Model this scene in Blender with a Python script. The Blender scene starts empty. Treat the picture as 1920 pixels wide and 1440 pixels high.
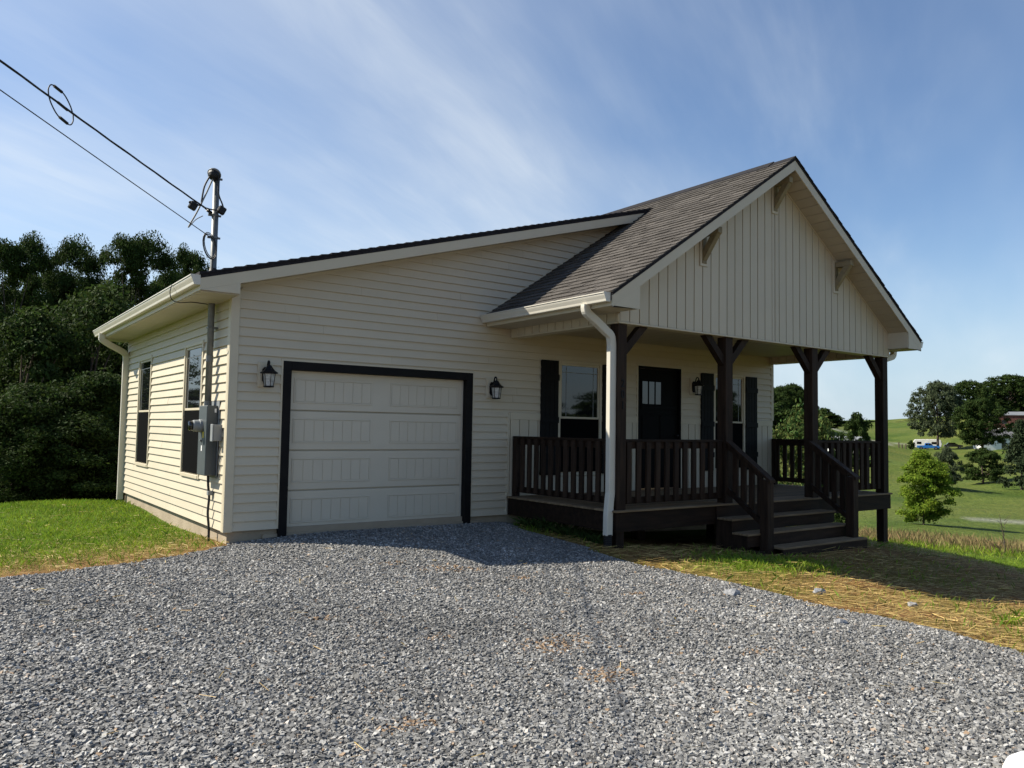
import bpy, bmesh, math, random
import numpy as np
from mathutils import Vector, Matrix

random.seed(7); RNG = np.random.default_rng(7)
scene = bpy.context.scene
COL = scene.collection
rad = math.radians

# ---------------------------------------------------------------- camera
CAM = Vector((-2.929, -10.059, 1.402))
cR = Vector((0.80779, -0.58923, 0.016736)); cU = Vector((-0.047327, -0.036529, 0.998211)); cF = Vector((0.587569, 0.807136, 0.057395))
cd = bpy.data.cameras.new('camera'); cam = bpy.data.objects.new('camera', cd); COL.objects.link(cam)
cam.matrix_world = Matrix(((cR.x, cU.x, -cF.x, CAM.x), (cR.y, cU.y, -cF.y, CAM.y), (cR.z, cU.z, -cF.z, CAM.z), (0, 0, 0, 1)))
cd.sensor_fit = 'HORIZONTAL'; cd.sensor_width = 36.0; cd.lens = 1466.8 / 1920 * 36
cd.clip_start = 0.05; cd.clip_end = 9000
scene.camera = cam

# ---------------------------------------------------------------- sky, sun, exposure
SUN = Vector((-1.0, 0.95, 1.23)).normalized()          # towards the sun
SKY_STRENGTH = 0.078
w = bpy.data.worlds.new('World'); scene.world = w; w.use_nodes = True
nt = w.node_tree; nt.nodes.clear()
def N(t, typ, **kw):
    n = t.nodes.new(typ)
    for k, v in kw.items(): setattr(n, k, v)
    return n
sky = N(nt, 'ShaderNodeTexSky', sky_type='NISHITA', sun_disc=False)
sky.sun_elevation = math.asin(SUN.z); sky.sun_rotation = math.atan2(SUN.x, SUN.y) % (2 * math.pi)
sky.altitude = 300; sky.air_density = 1.0; sky.dust_density = 0.3; sky.ozone_density = 1.8
tc = N(nt, 'ShaderNodeTexCoord'); sep = N(nt, 'ShaderNodeSeparateXYZ'); nt.links.new(tc.outputs['Generated'], sep.inputs[0])
def wm(op, a, b):
    m = N(nt, 'ShaderNodeMath', operation=op)
    for i, v in enumerate((a, b)):
        if v is None: continue
        if isinstance(v, (int, float)): m.inputs[i].default_value = v
        else: nt.links.new(v, m.inputs[i])
    return m.outputs[0]
zc = wm('ADD', wm('MAXIMUM', sep.outputs[2], 0.0), 0.2)
cx = wm('DIVIDE', sep.outputs[0], zc); cy = wm('DIVIDE', sep.outputs[1], zc)
comb = N(nt, 'ShaderNodeCombineXYZ'); nt.links.new(cx, comb.inputs[0]); nt.links.new(cy, comb.inputs[1])
def cloud_layer(rot, scl, loc, nscale, detail, dist, lo, hi):
    mp = N(nt, 'ShaderNodeMapping', vector_type='TEXTURE'); mp.inputs['Rotation'].default_value = (0, 0, rot)
    mp.inputs['Scale'].default_value = scl; mp.inputs['Location'].default_value = loc
    nt.links.new(comb.outputs[0], mp.inputs[0])
    no = N(nt, 'ShaderNodeTexNoise'); no.inputs['Scale'].default_value = nscale; no.inputs['Detail'].default_value = detail
    no.inputs['Roughness'].default_value = 0.6; no.inputs['Distortion'].default_value = dist
    nt.links.new(mp.outputs[0], no.inputs['Vector'])
    mr = N(nt, 'ShaderNodeMapRange', interpolation_type='SMOOTHSTEP'); mr.inputs['From Min'].default_value = lo; mr.inputs['From Max'].default_value = hi
    nt.links.new(no.outputs['Fac'], mr.inputs['Value'])
    return mr.outputs[0]
S1 = (3.3, .7, 0); S2 = (5.2, 2.4, 0)
l1 = cloud_layer(math.atan2(.44, .9), (2.6, .62, 1), S1, 1.4, 6, 0.3, .44, .90)      # thin streaks
l2 = cloud_layer(math.atan2(.25, .9), (5.0, 2.4, 1), S2, 1.0, 5, 0.3, .40, .74)      # wide veil
l3 = cloud_layer(math.atan2(.44, .9), (1.2, .30, 1), (7.7, 3.3, 0), 2.0, 5, 0.4, .30, .85)   # fine breakup
veil = wm('MULTIPLY', l2, wm('ADD', .68, wm('MULTIPLY', l3, .45)))
cl = wm('MINIMUM', wm('ADD', .04, wm('ADD', wm('MULTIPLY', l1, .26), wm('MULTIPLY', veil, .55))), .80)
hz = N(nt, 'ShaderNodeMapRange', interpolation_type='SMOOTHSTEP'); nt.links.new(sep.outputs[2], hz.inputs[0]); hz.inputs['From Min'].default_value = .26; hz.inputs['From Max'].default_value = -.02; hz.inputs['To Min'].default_value = 0; hz.inputs['To Max'].default_value = .85
hsv = N(nt, 'ShaderNodeHueSaturation'); hsv.inputs['Saturation'].default_value = 1.14; hsv.inputs['Hue'].default_value = .503; hsv.inputs['Value'].default_value = 1.04; nt.links.new(sky.outputs[0], hsv.inputs['Color'])
mixc = N(nt, 'ShaderNodeMix', data_type='RGBA'); nt.links.new(cl, mixc.inputs['Factor'])
mixh = N(nt, 'ShaderNodeMix', data_type='RGBA'); nt.links.new(hz.outputs[0], mixh.inputs['Factor']); nt.links.new(hsv.outputs[0], mixh.inputs['A']); mixh.inputs['B'].default_value = (3.3, 4.4, 5.6, 1)
nt.links.new(mixh.outputs['Result'], mixc.inputs['A']); mixc.inputs['B'].default_value = (6.6, 7.0, 7.2, 1)
bg = N(nt, 'ShaderNodeBackground'); bg.inputs['Strength'].default_value = SKY_STRENGTH
wo = N(nt, 'ShaderNodeOutputWorld'); nt.links.new(mixc.outputs['Result'], bg.inputs[0]); nt.links.new(bg.outputs[0], wo.inputs[0])

sl = bpy.data.lights.new('sun', 'SUN'); sl.energy = 5.0; sl.angle = rad(0.53); sl.color = (1.0, 0.93, 0.80)
so = bpy.data.objects.new('sun', sl); COL.objects.link(so)
so.rotation_euler = (-SUN).to_track_quat('-Z', 'Y').to_euler(); so.location = (-20, 20, 25)
vs = scene.view_settings; vs.view_transform = 'Standard'; vs.look = 'None'; vs.gamma = 1.0; vs.use_curve_mapping = False
vs.exposure = 0.85

# ---------------------------------------------------------------- materials
MATS = {}
def mat(name, c1, c2=None, scale=8.0, rough=.6, bump=0.0, bscale=None, spec=.3, detail=5, stretch=None, rnd=0.0, island=0.0, metal=0.0, trans=0.0, coat=0.0, ior=None, hue=0.0):
    """procedural material: two tones mixed by noise, optional per-object / per-piece value shift, bump"""
    if name in MATS: return MATS[name]
    m = bpy.data.materials.new(name); m.use_nodes = True; t = m.node_tree; b = t.nodes['Principled BSDF']
    L = t.links.new
    tco = N(t, 'ShaderNodeTexCoord'); mp = N(t, 'ShaderNodeMapping'); L(tco.outputs['Object'], mp.inputs[0])
    if stretch: mp.inputs['Scale'].default_value = stretch
    no = N(t, 'ShaderNodeTexNoise'); no.inputs['Scale'].default_value = scale; no.inputs['Detail'].default_value = detail; L(mp.outputs[0], no.inputs['Vector'])
    mx = N(t, 'ShaderNodeMix', data_type='RGBA'); mx.inputs['A'].default_value = (*c1, 1); mx.inputs['B'].default_value = (*(c2 or c1), 1)
    mr = N(t, 'ShaderNodeMapRange'); mr.inputs['From Min'].default_value = .3; mr.inputs['From Max'].default_value = .7; L(no.outputs[0], mr.inputs[0]); L(mr.outputs[0], mx.inputs['Factor'])
    out = mx.outputs['Result']
    if rnd or island or hue:
        hs = N(t, 'ShaderNodeHueSaturation'); L(out, hs.inputs['Color'])
        src = None
        if rnd:
            oi = N(t, 'ShaderNodeObjectInfo'); src = oi.outputs['Random']; amt = rnd
        if island:
            ge = N(t, 'ShaderNodeNewGeometry')
            if src is not None:
                ad = N(t, 'ShaderNodeMath', operation='ADD'); L(src, ad.inputs[0]); L(ge.outputs['Random Per Island'], ad.inputs[1])
                fr = N(t, 'ShaderNodeMath', operation='FRACT'); L(ad.outputs[0], fr.inputs[0]); src = fr.outputs[0]
            else: src = ge.outputs['Random Per Island']
            amt = island
        r2 = N(t, 'ShaderNodeMapRange'); r2.inputs['To Min'].default_value = 1 - amt; r2.inputs['To Max'].default_value = 1 + amt; L(src, r2.inputs[0]); L(r2.outputs[0], hs.inputs['Value'])
        if hue:
            wn = N(t, 'ShaderNodeTexWhiteNoise', noise_dimensions='1D'); L(src, wn.inputs['W'])
            r3 = N(t, 'ShaderNodeMapRange'); r3.inputs['To Min'].default_value = .5 - hue; r3.inputs['To Max'].default_value = .5 + hue; L(wn.outputs[0], r3.inputs[0]); L(r3.outputs[0], hs.inputs['Hue'])
        out = hs.outputs[0]
    L(out, b.inputs['Base Color'])
    b.inputs['Roughness'].default_value = rough; b.inputs['Specular IOR Level'].default_value = spec; b.inputs['Metallic'].default_value = metal
    if coat: b.inputs['Coat Weight'].default_value = coat; b.inputs['Coat Roughness'].default_value = .05
    if ior: b.inputs['IOR'].default_value = ior
    if bump:
        n2 = N(t, 'ShaderNodeTexNoise'); n2.inputs['Scale'].default_value = bscale or scale * 3; n2.inputs['Detail'].default_value = 6; L(mp.outputs[0], n2.inputs['Vector'])
        bp = N(t, 'ShaderNodeBump'); bp.inputs['Strength'].default_value = bump; bp.inputs['Distance'].default_value = .01; L(n2.outputs[0], bp.inputs['Height']); L(bp.outputs[0], b.inputs['Normal'])
    if trans:
        tr = N(t, 'ShaderNodeBsdfTranslucent'); L(out, tr.inputs[0]); ms = N(t, 'ShaderNodeMixShader'); ms.inputs[0].default_value = trans
        L(b.outputs[0], ms.inputs[1]); L(tr.outputs[0], ms.inputs[2]); L(ms.outputs[0], t.nodes['Material Output'].inputs[0])
    MATS[name] = m; return m

M_SIDING = mat('vinyl_siding', (.505, .447, .335), (.535, .475, .36), 1.6, .48, .12, 90, .35, rnd=.035, stretch=(1, 1, 1))
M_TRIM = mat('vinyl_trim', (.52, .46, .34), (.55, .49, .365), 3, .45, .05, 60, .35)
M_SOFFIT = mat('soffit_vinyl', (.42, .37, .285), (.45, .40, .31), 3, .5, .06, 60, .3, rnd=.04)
M_GUTTER = mat('gutter_paint', (.56, .53, .45), (.59, .56, .48), 4, .35, .03, 30, .5)
M_DOORW = mat('garage_door_paint', (.54, .485, .385), (.57, .515, .41), 2.5, .42, .08, 160, .4)
M_BLACKTRIM = mat('black_brown_trim', (.007, .0065, .007), (.011, .010, .010), 6, .6, .05, 60, .12)
M_CONC = mat('concrete', (.30, .245, .175), (.38, .315, .23), 3.0, .9, .5, 45, .2)
M_STAIN = mat('dark_stained_wood', (.017, .0105, .0075), (.042, .026, .017), 3.0, .65, .35, 40, .12, stretch=(6, 6, .7), rnd=.25)
M_STAINX = mat('dark_stained_wood_x', (.014, .0085, .006), (.034, .020, .0125), 3.0, .65, .35, 40, .12, stretch=(.7, 6, 6), rnd=.25)
M_TREAD = mat('weathered_deck_wood', (.15, .105, .06), (.25, .18, .11), 3.0, .75, .4, 40, .15, stretch=(.6, 9, 6), rnd=.22)
M_TREATED = mat('treated_pine', (.20, .165, .10), (.27, .225, .14), 4, .7, .4, 40, .25, stretch=(3, 3, 3), rnd=.1)
M_SHUT = mat('charcoal_shutter', (.0065, .0065, .0065), (.010, .010, .0095), 5, .65, .2, 60, .12)
M_BLACK = mat('black_metal', (.004, .004, .006), (.008, .008, .010), 8, .5, .1, 60, .2)
M_DOORB = mat('black_door_paint', (.0025, .0025, .0028), (.004, .004, .0042), 4, .55, .05, 40, .06)
M_SHING = mat('roof_shingle', (.060, .054, .049), (.138, .126, .114), 70, .92, .9, 350, .10, rnd=.20, island=.20)
M_SHINGD = mat('roof_shingle_edge', (.016, .016, .019), (.03, .028, .03), 30, .9, .6, 200, .15)
M_GLASS = mat('window_glass', (.006, .007, .008), None, 2, .02, 0, None, .5, ior=1.6)
M_SCREEN = mat('insect_screen', (.0035, .0037, .004), (.005, .0052, .0055), 300, .9, 0, None, .02)
M_GALV = mat('galvanised_steel', (.12, .128, .126), (.17, .178, .175), 14, .5, .1, 80, .4, metal=.2)
M_GREYBOX = mat('grey_enamel', (.055, .068, .072), (.068, .08, .085), 5, .45, .04, 60, .45)
M_GREYLT = mat('light_grey_plastic', (.20, .215, .22), (.23, .245, .25), 5, .5, .04, 60, .4)
M_CABLE = mat('black_cable', (.010, .010, .011), (.018, .018, .02), 20, .55, 0, None, .4)
M_ALU = mat('bare_aluminium_wire', (.20, .19, .165), (.26, .25, .22), 20, .6, 0, None, .3, metal=.1)
M_YELL = mat('yellow_sticker', (.70, .52, .03), None, 3, .5)
M_WHITE = mat('white_paint', (.74, .74, .73), (.80, .80, .79), 3, .5, .05, 40, .4)
M_BARK = mat('bark', (.055, .042, .032), (.12, .095, .075), 9, .9, .8, 30, .1, stretch=(3, 3, .5))
M_DIRTPIPE = mat('black_drain_pipe', (.01, .01, .01), None, 3, .5)
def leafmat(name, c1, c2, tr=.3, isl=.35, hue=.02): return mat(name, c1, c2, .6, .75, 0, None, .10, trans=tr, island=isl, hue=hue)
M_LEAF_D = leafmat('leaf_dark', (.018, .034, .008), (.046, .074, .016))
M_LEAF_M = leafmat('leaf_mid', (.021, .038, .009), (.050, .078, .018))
M_LEAF_B = leafmat('leaf_bright', (.11, .18, .018), (.21, .285, .032), .45, .35)
M_LEAF_G = leafmat('leaf_greygreen', (.045, .062, .030), (.085, .105, .055))
M_LEAF_R = leafmat('leaf_bush', (.06, .10, .025), (.13, .15, .045), .35, .4, .05)
M_CEDAR = leafmat('leaf_cedar', (.016, .028, .012), (.032, .046, .020), .15)
M_GRASS = mat('grass_blade', (.11, .19, .014), (.22, .31, .028), .9, .5, 0, None, .3, trans=.35, island=.35, hue=.025)
M_WEED = mat('dry_tall_grass', (.17, .135, .06), (.27, .215, .10), .25, .8, 0, None, .05, trans=.25, island=.10, hue=.03)
M_STRAW = mat('straw', (.31, .21, .07), (.46, .335, .125), 1.2, .6, 0, None, .3, island=.4, hue=.015)

def stone_mat():
    m = bpy.data.materials.new('crushed_stone'); m.use_nodes = True; t = m.node_tree; b = t.nodes['Principled BSDF']; L = t.links.new
    a1 = N(t, 'ShaderNodeAttribute', attribute_type='INSTANCER', attribute_name='stone_rnd'); a2 = N(t, 'ShaderNodeAttribute', attribute_type='INSTANCER', attribute_name='stone_tone')
    cr = N(t, 'ShaderNodeValToRGB'); L(a1.outputs['Fac'], cr.inputs[0])
    e = cr.color_ramp.elements; e[0].position = 0; e[0].color = (.085, .084, .082, 1); e[1].position = 1; e[1].color = (.47, .46, .44, 1)
    for p, c in ((.35, (.150, .148, .142, 1)), (.65, (.225, .221, .210, 1)), (.86, (.315, .309, .293, 1)), (.97, (.38, .374, .36, 1)), (.982, (.26, .155, .07, 1))):
        x = e.new(p); x.color = c
    hs = N(t, 'ShaderNodeHueSaturation'); L(a2.outputs['Fac'], hs.inputs['Value']); L(cr.outputs[0], hs.inputs['Color']); L(hs.outputs[0], b.inputs['Base Color'])
    b.inputs['Roughness'].default_value = .62; b.inputs['Specular IOR Level'].default_value = .4
    return m
M_STONE = stone_mat()

def gravel_sheet_mat():
    m = bpy.data.materials.new('gravel_bed'); m.use_nodes = True; t = m.node_tree; b = t.nodes['Principled BSDF']; L = t.links.new
    tco = N(t, 'ShaderNodeTexCoord'); vo = N(t, 'ShaderNodeTexVoronoi'); vo.inputs['Scale'].default_value = 55; L(tco.outputs['Object'], vo.inputs['Vector'])
    sx = N(t, 'ShaderNodeSeparateColor'); L(vo.outputs['Color'], sx.inputs[0]); cr = N(t, 'ShaderNodeValToRGB'); L(sx.outputs[0], cr.inputs[0])
    e = cr.color_ramp.elements; e[0].color = (.07, .07, .068, 1); e[1].color = (.34, .335, .32, 1)
    x = e.new(.6); x.color = (.16, .158, .15, 1)
    L(cr.outputs[0], b.inputs['Base Color']); b.inputs['Roughness'].default_value = .8
    bp = N(t, 'ShaderNodeBump', invert=True); bp.inputs['Strength'].default_value = 1; bp.inputs['Distance'].default_value = .02; L(vo.outputs['Distance'], bp.inputs['Height']); L(bp.outputs[0], b.inputs['Normal'])
    return m
M_GBED = gravel_sheet_mat()

def ground_mat():
    """soil / straw / turf mixed by the cover painted per vertex (where straw was spread and where turf grows)"""
    m = bpy.data.materials.new('ground_cover'); m.use_nodes = True; t = m.node_tree; b = t.nodes['Principled BSDF']; L = t.links.new
    tco = N(t, 'ShaderNodeTexCoord')
    def noise(s, d=6, r=.6):
        n = N(t, 'ShaderNodeTexNoise'); n.inputs['Scale'].default_value = s; n.inputs['Detail'].default_value = d; n.inputs['Roughness'].default_value = r; L(tco.outputs['Object'], n.inputs['Vector']); return n.outputs[0]
    def mix(f, a, c):
        x = N(t, 'ShaderNodeMix', data_type='RGBA')
        for s, v in (('Factor', f), ('A', a), ('B', c)):
            if isinstance(v, tuple): x.inputs[s].default_value = (*v, 1)
            else: L(v, x.inputs[s])
        return x.outputs['Result']
    def rng(v, lo, hi):
        x = N(t, 'ShaderNodeMapRange', interpolation_type='SMOOTHSTEP'); x.inputs['From Min'].default_value = lo; x.inputs['From Max'].default_value = hi; L(v, x.inputs[0]); return x.outputs[0]
    fine, mid, big, huge = noise(38), noise(2.2), noise(.16), noise(.022, 5)
    straw = mix(rng(fine, .35, .68), (.135, .062, .023), (.30, .195, .07))
    straw = mix(rng(mid, .40, .62), straw, (.20, .098, .04))
    turf = mix(rng(fine, .3, .7), (.055, .10, .010), (.13, .20, .022))
    field = mix(rng(big, .42, .58), (.052, .086, .013), (.100, .132, .025))
    field = mix(rng(huge, .4, .62), field, (.125, .135, .032))
    field = mix(rng(mid, .35, .75), field, (.055, .085, .016))
    at = N(t, 'ShaderNodeAttribute', attribute_name='cover'); s2 = N(t, 'ShaderNodeSeparateColor'); L(at.outputs['Color'], s2.inputs[0])
    col = mix(s2.outputs[1], turf, field); col = mix(s2.outputs[0], col, straw); col = mix(s2.outputs[2], col, (.30, .29, .27))
    L(col, b.inputs['Base Color']); b.inputs['Roughness'].default_value = .9; b.inputs['Specular IOR Level'].default_value = .1
    bp = N(t, 'ShaderNodeBump'); bp.inputs['Strength'].default_value = .8; bp.inputs['Distance'].default_value = .03; L(fine, bp.inputs['Height'])
    b2 = N(t, 'ShaderNodeBump'); b2.inputs['Strength'].default_value = .7; b2.inputs['Distance'].default_value = .5; L(mid, b2.inputs['Height']); L(bp.outputs[0], b2.inputs['Normal']); L(b2.outputs[0], b.inputs['Normal'])
    return m
M_GROUND = ground_mat()

# ---------------------------------------------------------------- object helpers
def thing(name, label, cat, loc=(0, 0, 0), group=None):
    o = bpy.data.objects.new(name, None); o.empty_display_size = .3; COL.objects.link(o); o.location = loc
    o['label'] = label; o['category'] = cat
    if group: o['group'] = group
    return o
def wloc(o):
    v = Vector(o.location)
    while o.parent: o = o.parent; v = v + Vector(o.location)
    return v
def link(name, me, m, parent=None, loc=None):
    """mesh built in world coordinates (loc None) or locally about loc"""
    o = bpy.data.objects.new(name, me); COL.objects.link(o)
    if m is not None and not me.materials: me.materials.append(m)
    base = wloc(parent) if parent else Vector((0, 0, 0))
    o.parent = parent
    o.location = (Vector(loc) if loc is not None else Vector((0, 0, 0))) - base
    return o
def recentre(me, keepz=False):
    n = len(me.vertices); a = np.empty(n * 3); me.vertices.foreach_get('co', a); a = a.reshape(-1, 3)
    c = (a.min(0) + a.max(0)) / 2; a -= c; me.vertices.foreach_set('co', a.ravel()); me.update(); return c
def put(name, bm, m, parent=None, smooth=False, centre=True):
    bmesh.ops.recalc_face_normals(bm, faces=bm.faces)
    me = bpy.data.meshes.new(name); bm.to_mesh(me); bm.free()
    if smooth:
        for p in me.polygons: p.use_smooth = True
    if centre: c = recentre(me); return link(name, me, m, parent, c)
    return link(name, me, m, parent)
def tag(o, label, cat, group=None, kind=None):
    o['label'] = label; o['category'] = cat
    if group: o['group'] = group
    if kind: o['kind'] = kind
    return o
def box(bm, x0, x1, y0, y1, z0, z1, bev=0.0):
    v = [bm.verts.new((x, y, z)) for z in (z0, z1) for y in (y0, y1) for x in (x0, x1)]
    fs = [bm.faces.new([v[i] for i in q]) for q in ((0, 1, 3, 2), (4, 6, 7, 5), (0, 4, 5, 1), (2, 3, 7, 6), (0, 2, 6, 4), (1, 5, 7, 3))]
    if bev:
        es = list({e for f in fs for e in f.edges}); bmesh.ops.bevel(bm, geom=es, offset=bev, segments=1, affect='EDGES', profile=.5)
    return bm
def bxo(name, m, parent, x0, x1, y0, y1, z0, z1, bev=0.0): return put(name, box(bmesh.new(), x0, x1, y0, y1, z0, z1, bev), m, parent)
def prism(bm, poly, axis, a0, a1):
    """polygon in the plane normal to axis, extruded a0..a1. axis 'y': poly (x,z); 'x': poly (y,z); 'z': poly (x,y)"""
    def P(p, a): return {'y': (p[0], a, p[1]), 'x': (a, p[0], p[1]), 'z': (p[0], p[1], a)}[axis]
    A = [bm.verts.new(P(p, a0)) for p in poly]; B = [bm.verts.new(P(p, a1)) for p in poly]; n = len(poly)
    bm.faces.new(A); bm.faces.new(B[::-1])
    for i in range(n): bm.faces.new((A[i], B[i], B[(i + 1) % n], A[(i + 1) % n]))
    return bm
def pro(name, m, parent, poly, axis, a0, a1): return put(name, prism(bmesh.new(), poly, axis, a0, a1), m, parent)
def sweep(bm, path, prof, up=Vector((0, 0, 1)), scales=None):
    path = [Vector(p) for p in path]; rings = []
    for i, p in enumerate(path):
        d = (path[min(i + 1, len(path) - 1)] - path[max(i - 1, 0)]).normalized()
        s = d.cross(up); s = s.normalized() if s.length > 1e-3 else Vector((1, 0, 0)); u = s.cross(d).normalized()
        k = scales[i] if scales else 1
        rings.append([bm.verts.new(p + s * a * k + u * b * k) for a, b in prof])
    n = len(prof)
    for r0, r1 in zip(rings, rings[1:]):
        for i in range(n): bm.faces.new((r0[i], r0[(i + 1) % n], r1[(i + 1) % n], r1[i]))
    bm.faces.new(rings[0]); bm.faces.new(rings[-1][::-1]); return bm
def circ(r, n=8): return [(r * math.cos(2 * math.pi * i / n), r * math.sin(2 * math.pi * i / n)) for i in range(n)]
def rrect(a, b, c=.012): return [(a - c, -b), (a, -b + c), (a, b - c), (a - c, b), (-a + c, b), (-a, b - c), (-a, -b + c), (-a + c, -b)]
def lathe(bm, prof, n, cx=0, cy=0, rot=0, square=False):
    rings = [[bm.verts.new((cx + r * math.cos(rot + 2 * math.pi * i / n), cy + r * math.sin(rot + 2 * math.pi * i / n), z)) for i in range(n)] for r, z in prof]
    for r0, r1 in zip(rings, rings[1:]):
        for i in range(n): bm.faces.new((r0[i], r0[(i + 1) % n], r1[(i + 1) % n], r1[i]))
    bm.faces.new(rings[0][::-1]); bm.faces.new(rings[-1]); return bm
def smoothpath(pts, k=4):
    pts = [Vector(p) for p in pts]; out = []
    for i in range(len(pts) - 1):
        p0, p1, p2, p3 = pts[max(i - 1, 0)], pts[i], pts[i + 1], pts[min(i + 2, len(pts) - 1)]
        for j in range(k):
            t = j / k; out.append(.5 * ((2 * p1) + (p2 - p0) * t + (2 * p0 - 5 * p1 + 4 * p2 - p3) * t * t + (3 * p1 - p0 - 3 * p2 + p3) * t ** 3))
    return out + [pts[-1]]
def npmesh(name, verts, faces):
    """verts (n,3), faces (m,k) all same k"""
    me = bpy.data.meshes.new(name); n, (m, k) = len(verts), faces.shape
    me.vertices.add(n); me.vertices.foreach_set('co', np.ascontiguousarray(verts, dtype=np.float32).ravel())
    me.loops.add(m * k); me.loops.foreach_set('vertex_index', np.ascontiguousarray(faces, dtype=np.int32).ravel())
    me.polygons.add(m); me.polygons.foreach_set('loop_start', np.arange(0, m * k, k, dtype=np.int32))
    me.update(calc_edges=True); me.validate(); me.shade_flat(); return me

# ---------------------------------------------------------------- terrain
CP = np.array([
 (-.1, -.1, -.105), (.9, -.1, -.045), (2, -.1, -.035), (3.5, -.1, -.045), (4.3, -.1, -.07), (0, 3.4, -.16), (0, 6.75, -.18), (5, 3, -.35), (8, 3, -.5), (11.3, 0, -.62), (11.3, 6.8, -1.0), (5, 8, -.7),
 (-2.9, -10, -.20), (0, -6, -.17), (2, -3, -.13), (1, -9, -.24), (3, -6, -.2), (3.9, -4, -.21), (3.9, -7.5, -.27), (4.35, -2.46, -.15), (5.5, -3.5, -.26), (6.6, -3.2, -.30),
 (8.8, -3.3, -.36), (6.9, -4.6, -.46), (7.2, -6.2, -.56), (8.8, -2.6, -.38), (11.2, -2.46, -.60), (11, -5, -.78), (14.5, -3.5, -1.25), (5, -9, -.42), (9, -9, -.9), (6.5, -1.2, -.35),
 (-3, 3, -.20), (-8, 5, -.30), (-4, 7.3, -.30), (-1, 7.6, -.24), (-9, 8.5, -.75), (-3, 10, -.95), (2, 10, -1.1), (-2, 15, -2.2), (-12, 15, -2.4), (-30, 10, -2.6), (-25, -8, -.4), (-12, -12, -.3),
 (18, -2, -1.75), (17, 6, -1.9), (24, 2.5, -2.55), (31, 7, -2.95), (32, 0, -3.0), (40.8, 11.6, -3.4), (50.9, 11, -4.0), (52, 25, -4.2), (75, 24, -4.75), (87.6, 32.3, -4.6), (104.7, 35.4, -4.5), (99.5, 29.9, -4.3), (100, 50, -4.2), (79, 47, -4.3),
 (125, 68, -2.6), (162, 103, 2.7), (192, 112, 3.5), (217, 97, -2.2), (195, 74, -2.5), (215, 78, -1.4), (267, 96, 4.7), (294, 110, 8.7), (230, 118, -.6), (330, 165, 6.5), (390, 190, 9.5), (420, 150, 14),
 (0, 40, -4), (-30, 40, -5), (30, 45, -5), (60, 70, -3), (-80, 40, -6), (0, 120, -2), (80, 160, 6), (-80, -40, -1), (0, -60, -2), (60, -50, -5), (150, -60, -4), (300, 0, 6), (-300, 0, 4), (0, -300, 4), (0, 400, 10), (-300, 300, 12), (300, -300, 10),
 (1200, 500, 14), (500, 1200, 16), (-1200, 300, 20), (-300, 1300, 20), (-900, -900, 15), (900, -900, 15), (1500, -100, 16)])
CC = np.array([3.0, -3.0])
def warp(p):
    d = p - CC; r = np.sqrt((d ** 2).sum(-1, keepdims=True)) + 1e-9
    return d / r * np.arcsinh(r / 9) * 9
def phi(a, b): return np.sqrt(((a[:, None, :] - b[None, :, :]) ** 2).sum(-1) + 1.2 ** 2)
_wc = warp(CP[:, :2]); _A = phi(_wc, _wc); _W = np.linalg.solve(_A + 1e-6 * np.eye(len(CP)), CP[:, 2])
def Hn(xy):
    xy = np.asarray(xy, float); out = np.empty(len(xy))
    for i in range(0, len(xy), 20000): out[i:i + 20000] = phi(warp(xy[i:i + 20000]), _wc) @ _W
    x, y = xy[:, 0], xy[:, 1]; a = np.clip((np.hypot(x - 5, y) - 34) / 50, 0, 1) * .55
    return out + a * (np.sin(x * .11 + y * .05) * np.cos(y * .13 - x * .03) + .4 * np.sin(x * .31 - y * .22) + .25 * np.sin(x * .6 + y * .5))
def H(x, y): return float(Hn(np.array([[x, y]]))[0])

def drive_right(y):   # right edge of the gravel as x(y)
    return 3.95 + .16 * np.sin(y * .9) + .07 * np.sin(y * 2.7 + 1) + np.where(y > -3, np.clip((y + 3.2) / 3.2, 0, 1) * .45, 0) - .02 * (y + 6)
def drive_back(x):    # rear edge of the gravel left of the house as y(x)
    return -.12 + .33 * x + .10 * np.sin(x * 1.7)
def in_drive(x, y, pad=0.0):
    return (x < drive_right(y) - pad) & (y < -.03 - pad) & ((x > 0) | (y < drive_back(x) - pad)) & (y > -16) & (x > -9)

def build_ground():
    rr = np.concatenate([np.linspace(.4, 22, 70), 22 * 1.04 ** np.arange(1, 128)]); na = 360
    a = np.linspace(0, 2 * math.pi, na, endpoint=False)
    X = CC[0] + rr[:, None] * np.cos(a); Y = CC[1] + rr[:, None] * np.sin(a)
    P = np.concatenate([[[CC[0], CC[1]]], np.stack([X.ravel(), Y.ravel()], 1)]); Z = Hn(P)
    V = np.column_stack([P, Z]); nr = len(rr)
    f = []
    i, j = np.meshgrid(np.arange(nr - 1), np.arange(na), indexing='ij'); j2 = (j + 1) % na
    F = np.stack([1 + i * na + j, 1 + (i + 1) * na + j, 1 + (i + 1) * na + j2, 1 + i * na + j2], -1).reshape(-1, 4)
    T = np.stack([np.zeros(na, int), 1 + np.arange(na), 1 + (np.arange(na) + 1) % na], 1)
    me = bpy.data.meshes.new('ground'); me.from_pydata(V.tolist(), [], T.tolist() + F.tolist()); me.update()
    for p in me.polygons: p.use_smooth = True
    c = cover(P[:, 0], P[:, 1]); ca = me.color_attributes.new('cover', 'FLOAT_COLOR', 'POINT'); ca.data.foreach_set('color', np.column_stack([c, np.ones(len(P))]).astype(np.float32).ravel())
    o = link('ground', me, M_GROUND); o['kind'] = 'structure'; return o
def sst(v, lo, hi): t = np.clip((v - lo) / (hi - lo), 0, 1); return t * t * (3 - 2 * t)
def lump(x, y, s, k): return np.sin(x * s + k) * np.cos(y * s * 1.3 + k * 2) + .5 * np.sin((x + y) * s * 2.3 + k)
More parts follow.
